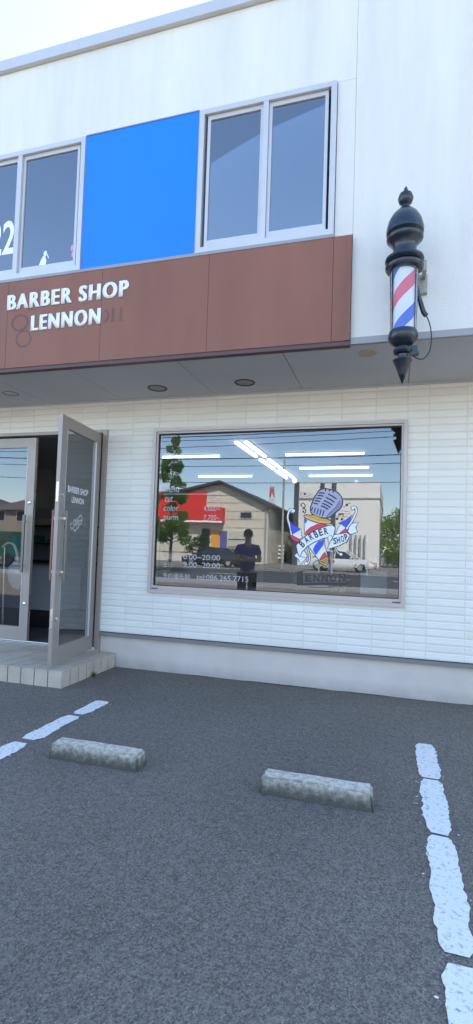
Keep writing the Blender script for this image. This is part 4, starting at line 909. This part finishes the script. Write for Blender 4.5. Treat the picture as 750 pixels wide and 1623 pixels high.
# cars
def car(x, y, rz, paint, label, L=4.5, Wd=1.76, Ht=1.38, z0=0):
    t_ = empty('parked_car', (x, y, z0), label, 'car', 'parked cars', rz)
    hw = Wd/2; st_ = [(-L/2, .38, .62, .80), (-L/2+.12, .28, .84, .95), (-L/2+.7, .22, .95, 1), (-L*.2, .20, .93, 1), (L*.1, .20, .90, 1), (L*.27, .20, .86, 1), (L/2-.45, .22, .74, .97), (L/2-.1, .28, .62, .88), (L/2, .36, .52, .74)]
    bm = bmesh.new(); rings = []
    for (xx, zb, zt, k) in st_:
        w_ = hw*k; zm = zb+(zt-zb)*.55
        rings.append([bm.verts.new(q) for q in ((xx, -w_*.9, zb), (xx, -w_, zb+.12), (xx, -w_*1.01, zm), (xx, -w_*.95, zt-.03), (xx, -w_*.8, zt+.01), (xx, 0, zt+.035), (xx, w_*.8, zt+.01), (xx, w_*.95, zt-.03), (xx, w_*1.01, zm), (xx, w_, zb+.12), (xx, w_*.9, zb))])
    for a, b in zip(rings, rings[1:]):
        for i in range(10): bm.faces.new((a[i], b[i], b[i+1], a[i+1]))
        bm.faces.new((a[10], b[10], b[0], a[0]))
    bm.faces.new(rings[0]); bm.faces.new(rings[-1][::-1]); bmesh.ops.recalc_face_normals(bm, faces=bm.faces)
    obj('body', bm, paint, t_, local=True, smooth=True)
    cab = [(-L*.40, .93, .93, 0), (-L*.22, Ht-.05, .74, 1), (0, Ht, .76, 1), (L*.08, Ht-.04, .76, 1), (L*.24, .90, .90, 0)]
    bm = bmesh.new(); rings = []
    for i, (xx, z, k, _) in enumerate(cab):
        rings.append([bm.verts.new(q) for q in ((xx, -hw*.93 if _ else -hw*k, .90), (xx, -hw*k, z), (xx, 0, z+.03), (xx, hw*k, z), (xx, hw*.93 if _ else hw*k, .90))])
    for a, b in zip(rings, rings[1:]):
        for i in range(4): bm.faces.new((a[i], b[i], b[i+1], a[i+1]))
    bmesh.ops.recalc_face_normals(bm, faces=bm.faces); obj('car_window', bm, M['carglass'], t_, local=True)
    bm = bmesh.new(); rr = []
    for (xx, z, k, _) in cab[1:4]: rr.append([bm.verts.new(q) for q in ((xx, -hw*k-.012, z-.05), (xx, -hw*k+.02, z+.02), (xx, 0, z+.045), (xx, hw*k-.02, z+.02), (xx, hw*k+.012, z-.05))])
    for a, b in zip(rr, rr[1:]):
        for i in range(4): bm.faces.new((a[i], b[i], b[i+1], a[i+1]))
    for s_ in (-1, 1):
        for (xa, za, ka), (xb, zb, kb) in (((-L*.40, .93, .93), (-L*.22, Ht-.03, .76)), ((L*.24, .90, .92), (L*.08, Ht-.02, .78)), ((-L*.06, .92, .95), (-L*.05, Ht, .78))):
            tube(bm, [(xa, s_*hw*ka, za), (xb, s_*hw*kb, zb)], .032, 6)
    obj('roof', bm, paint, t_, local=True, smooth=True)
    for xx in (-L*.30, L*.31):
        for s_ in (-1, 1):
            bm = bmesh.new(); lathe(bm, [(0, -.10), (.30, -.10), (.33, -.06), (.33, .06), (.30, .10), (.2, .10), (0, .09)], (xx, s_*(hw-.10), .33), 24, axis='y'); wh = obj('wheel', bm, M['rubber'], t_, local=True, smooth=True)
            bm = bmesh.new(); yy = s_*(hw+.003); lathe(bm, [(0, yy), (.19, yy), (.20, yy-s_*.01)], (xx, 0, .33), 20, axis='y'); obj('rim', bm, M['steel'], wh, local=True, smooth=True)
            bm = bmesh.new(); yy = s_*(hw*1.012)
            lathe(bm, [(.335, yy-s_*.06), (.385, yy), (.335, yy+s_*.001)], (xx, 0, .34), 24, axis='y'); obj('wheel_arch', bm, M['black'], t_, local=True)
    for s_ in (-1, 1):
        obj('headlight', B((L/2-.22, L/2-.06, s_*hw*.62-.16, s_*hw*.62+.16, .55, .66)), M['steel'], t_, local=True, bevel=.02)
        obj('tail_light', B((-L/2+.01, -L/2+.12, s_*hw*.62-.15, s_*hw*.62+.15, .66, .80)), M['redb'], t_, local=True, bevel=.02)
        obj('wing_mirror', B((L*.17, L*.20, s_*(hw+.06)-.08, s_*(hw+.06)+.08, .92, 1.03)), paint, t_, local=True, bevel=.02)
    return t_
M['carglass'] = mat('car_glass', (.02, .03, .035), .05, spec=.8)
CW = mat('white_car_paint', (.75, .74, .71), .25, coat=.8); CB = mat('black_car_paint', (.02, .018, .02), .2, coat=.8); CG = mat('blue_car_paint', (.02, .04, .12), .25, coat=.6)
car(-3.6, -33.2, R(8), CW, 'white saloon car reflected in the window beside the emblem', L=4.9, Ht=1.42)
car(-12.7, -31.6, R(186), CB, 'dark low car reflected behind the lettering of opening hours', L=4.9, Ht=1.40)
car(1.9, -36, R(80), CG, 'dark blue car reflected at the right edge of the window', L=4.4, Ht=1.5)
# green and white light truck reflected in the closed door
tk = empty('small_truck', (-23.5, -19.8, -.07), 'small green truck with white canopy frame reflected in the closed door', 'truck')
M['green'] = mat('truck_green', (.015, .085, .05), .4)
def loc(o): return o
bm = B((-25.6, -21.2, -20.7, -18.9, .55, 1.12)); obj('cargo_bed', bm, M['green'], tk, bevel=.02)
obj('side_trim', B((-25.6, -21.2, -18.899, -18.86, .72, .84), (-25.6, -21.2, -18.899, -18.87, 1.06, 1.13)), M['white'], tk)
v0 = B((-21.19, -19.7, -20.65, -18.95, .5, 1.9)); 
for v in v0.verts:
    if v.co.z > 1 and v.co.x > -20: v.co.x -= .45
obj('cab', v0, M['green'], tk, bevel=.05, seg=3); obj('cab_window', B((-21.0, -20.35, -18.949, -18.93, 1.18, 1.68)), M['carglass'], tk)
bm = bmesh.new(); tube(bm, spline([(-25.5, -18.95, 1.9), (-24, -18.95, 2.1), (-22.6, -18.95, 1.9), (-21.4, -18.95, 1.35)], 6), .05, 8); obj('canopy_rail', bm, M['white'], tk, smooth=True)
for x in (-24.6, -20.5):
    for y in (-19.0, -20.6):
        bm = bmesh.new(); lathe(bm, [(0, -.1), (.33, -.1), (.36, 0), (.33, .1), (0, .1)], (x, y, .37-.07+.07), 24, axis='y'); wv = obj('wheel', bm, M['rubber'], tk, smooth=True)

# ------------------------------------------------------------------ people
def skinned(V, Ed, rad, root, sub=2):
    me = bpy.data.meshes.new('sk'); me.from_pydata(V, Ed, []); o = bpy.data.objects.new('sk', me); S.collection.objects.link(o)
    m = o.modifiers.new('s', 'SKIN'); m.use_smooth_shade = True; m.branch_smoothing = .4
    for i, r_ in enumerate(rad): me.skin_vertices[0].data[i].radius = r_ if isinstance(r_, tuple) else (r_, r_)
    me.skin_vertices[0].data[root].use_root = True
    if sub: s_ = o.modifiers.new('b', 'SUBSURF'); s_.levels = sub; s_.render_levels = sub
    bpy.context.view_layer.update(); ev = o.evaluated_get(bpy.context.evaluated_depsgraph_get()).to_mesh()
    bm = bmesh.new(); bm.from_mesh(ev); o.to_mesh_clear(); bpy.data.objects.remove(o); return bm
M['skin'] = mat('skin', (.60, .38, .27), .5); M['hair'] = mat('black_hair', (.012, .010, .009), .5)
def person(loc_, rz, label, shirt, trousers, arms='fold', group=None):
    t_ = empty('person', loc_, label, 'person', group, rz)
    V = [(0,0,.93),(0,.01,1.10),(0,0,1.28),(0,-.01,1.40),(0,0,1.47),(0,.01,1.52),(0,.02,1.59),(0,.02,1.655)]
    Ed = [(0,1),(1,2),(2,3),(3,4),(4,5),(5,6),(6,7)]; Ra = [(.15,.10),(.13,.095),(.155,.10),(.11,.075),.052,.05,(.074,.09),(.06,.07)]
    def add(p, r_, par): V.append(p); Ra.append(r_); Ed.append((par, len(V)-1)); return len(V)-1
    wr = {}
    for s_ in (-1, 1):
        a = add((s_*.165, -.01, 1.395), .058, 3)
        if arms == 'fold': e_ = add((s_*.235, .04, 1.13), .042, a); w_ = add((s_*-.02, .235+.03*s_, 1.17+.03*s_), .027, e_); h_ = add((s_*-.09, .225+.03*s_, 1.18+.03*s_), (.036, .016), w_); hd = Vector((-s_, 0, .12)).normalized()
        else: e_ = add((s_*.235, -.03, 1.12), .042, a); w_ = add((s_*.25, .05, .89), .026, e_); h_ = add((s_*.25, .07, .81), (.018, .036), w_); hd = Vector((0, .15, -1)).normalized()
        wr[s_] = (Vector(V[h_]), hd)
        hp = add((s_*.09, 0, .86), (.085, .09), 0); k = add((s_*.10, .015, .49), .058, hp); n_ = add((s_*.105, -.02, .11), .040, k); f = add((s_*.11, .03, .05), .038, n_); add((s_*.12, .15, .03), (.045, .022), f)
    bm = skinned(V, Ed, Ra, 0)
    for s_, (hp_, hd) in wr.items():
        up = Vector((0, 0, 1)) if arms == 'fold' else Vector((0, 1, 0)); side = (up-hd*up.dot(hd)).normalized(); curl = Vector((0, -.35, 0)) if arms == 'fold' else Vector((-s_*.35, 0, 0))
        for q in range(4):
            b = hp_+side*(.026-.0175*q)+hd*.02; l_ = (.070, .078, .072, .056)[q]
            F_ = [b, b+hd*l_*.5, b+hd*l_*.5+(hd+curl).normalized()*l_*.35, b+hd*l_*.5+(hd+curl).normalized()*l_*.35+(hd+curl*3).normalized()*l_*.25]
            merge(bm, skinned([tuple(c) for c in F_], [(0,1),(1,2),(2,3)], [.0095,.009,.0085,.0075], 0, 1))
        th = hp_-hd*.02+side*.025; merge(bm, skinned([tuple(c) for c in (th, th+side*.03+hd*.02, th+side*.035+hd*.055)], [(0,1),(1,2)], [.012,.0105,.009], 0, 1))
    # nose and ears belong to the head
    merge(bm, skinned([(0, .095, 1.615), (0, .118, 1.585), (0, .100, 1.578)], [(0,1),(1,2)], [.010, .013, .012], 0, 1))
    for s_ in (-1, 1): merge(bm, skinned([(s_*.072, .015, 1.62), (s_*.080, .008, 1.60), (s_*.074, .012, 1.575)], [(0,1),(1,2)], [(.007, .014)]*3, 0, 1))
    obj('body', bm, M['skin'], t_, local=True, smooth=True)
    # face marks
    bm = bmesh.new()
    for s_ in (-1, 1): lathe(bm, [(0, .004), (.009, .002), (.011, 0)], (s_*.030, .100, 1.612), 10, axis='y')
    box(bm, -.022, .022, .100, .106, 1.548, 1.554); obj('eyes_and_mouth', bm, M['black'], t_, local=True)
    # hair
    bm = bmesh.new(); bmesh.ops.create_uvsphere(bm, u_segments=20, v_segments=14, radius=1)
    for v in bm.verts:
        c = v.co; v.co = Vector((c.x*.088, .005+c.y*.108, 1.64+c.z*.088))
        if c.y > .35 and c.z < .35: v.co.y = .06; v.co.z = max(v.co.z, 1.66)
    bmesh.ops.recalc_face_normals(bm, faces=bm.faces); obj('hair', bm, M['hair'], t_, local=True, smooth=True)
    # shirt and trousers follow the body a little outside it
    V2 = [(0,0,.90),(0,.01,1.10),(0,0,1.28),(0,-.01,1.405),(0,-.005,1.445)]; E2 = [(0,1),(1,2),(2,3),(3,4)]; R2 = [(.172,.122),(.152,.115),(.172,.118),(.125,.09),(.065,.062)]
    for s_ in (-1, 1):
        V2.append((s_*.168, -.01, 1.395)); R2.append(.070); E2.append((3, len(V2)-1)); V2.append((s_*.212, .018, 1.22) if arms == 'fold' else (s_*.212, -.02, 1.22)); R2.append(.062); E2.append((len(V2)-2, len(V2)-1))
    obj('shirt', skinned(V2, E2, R2, 0), shirt, t_, local=True, smooth=True)
    V3 = [(0,0,.93)]; E3 = []; R3 = [(.172,.122)]
    for s_ in (-1, 1):
        for p, r_ in (((s_*.092,0,.85),(.10,.107)),((s_*.10,.015,.49),.078),((s_*.105,-.015,.10),.066)):
            V3.append(p); R3.append(r_); E3.append((0 if p[2] > .8 else len(V3)-2, len(V3)-1))
    obj('trousers', skinned(V3, E3, R3, 0), trousers, t_, local=True, smooth=True)
    bm = bmesh.new()
    for s_ in (-1, 1): box(bm, s_*.115-.05, s_*.115+.05, -.07, .20, 0, .085)
    obj('shoes', bm, M['black'], t_, local=True, bevel=.03, seg=3)
    return t_
person((-2.60, -4.15, 0), R(-14), 'person in purple top and dark trousers with arms folded, reflected in the window', mat('purple_shirt', (.10, .045, .36), .8), mat('dark_trousers', (.012, .022, .030), .85))
person((-3.55, -26.4, -.07), R(70), 'small figure in pale clothes by the guard rail across the street', mat('pale_top', (.42, .52, .58), .8), mat('pale_jeans', (.38, .47, .55), .8), arms='down')
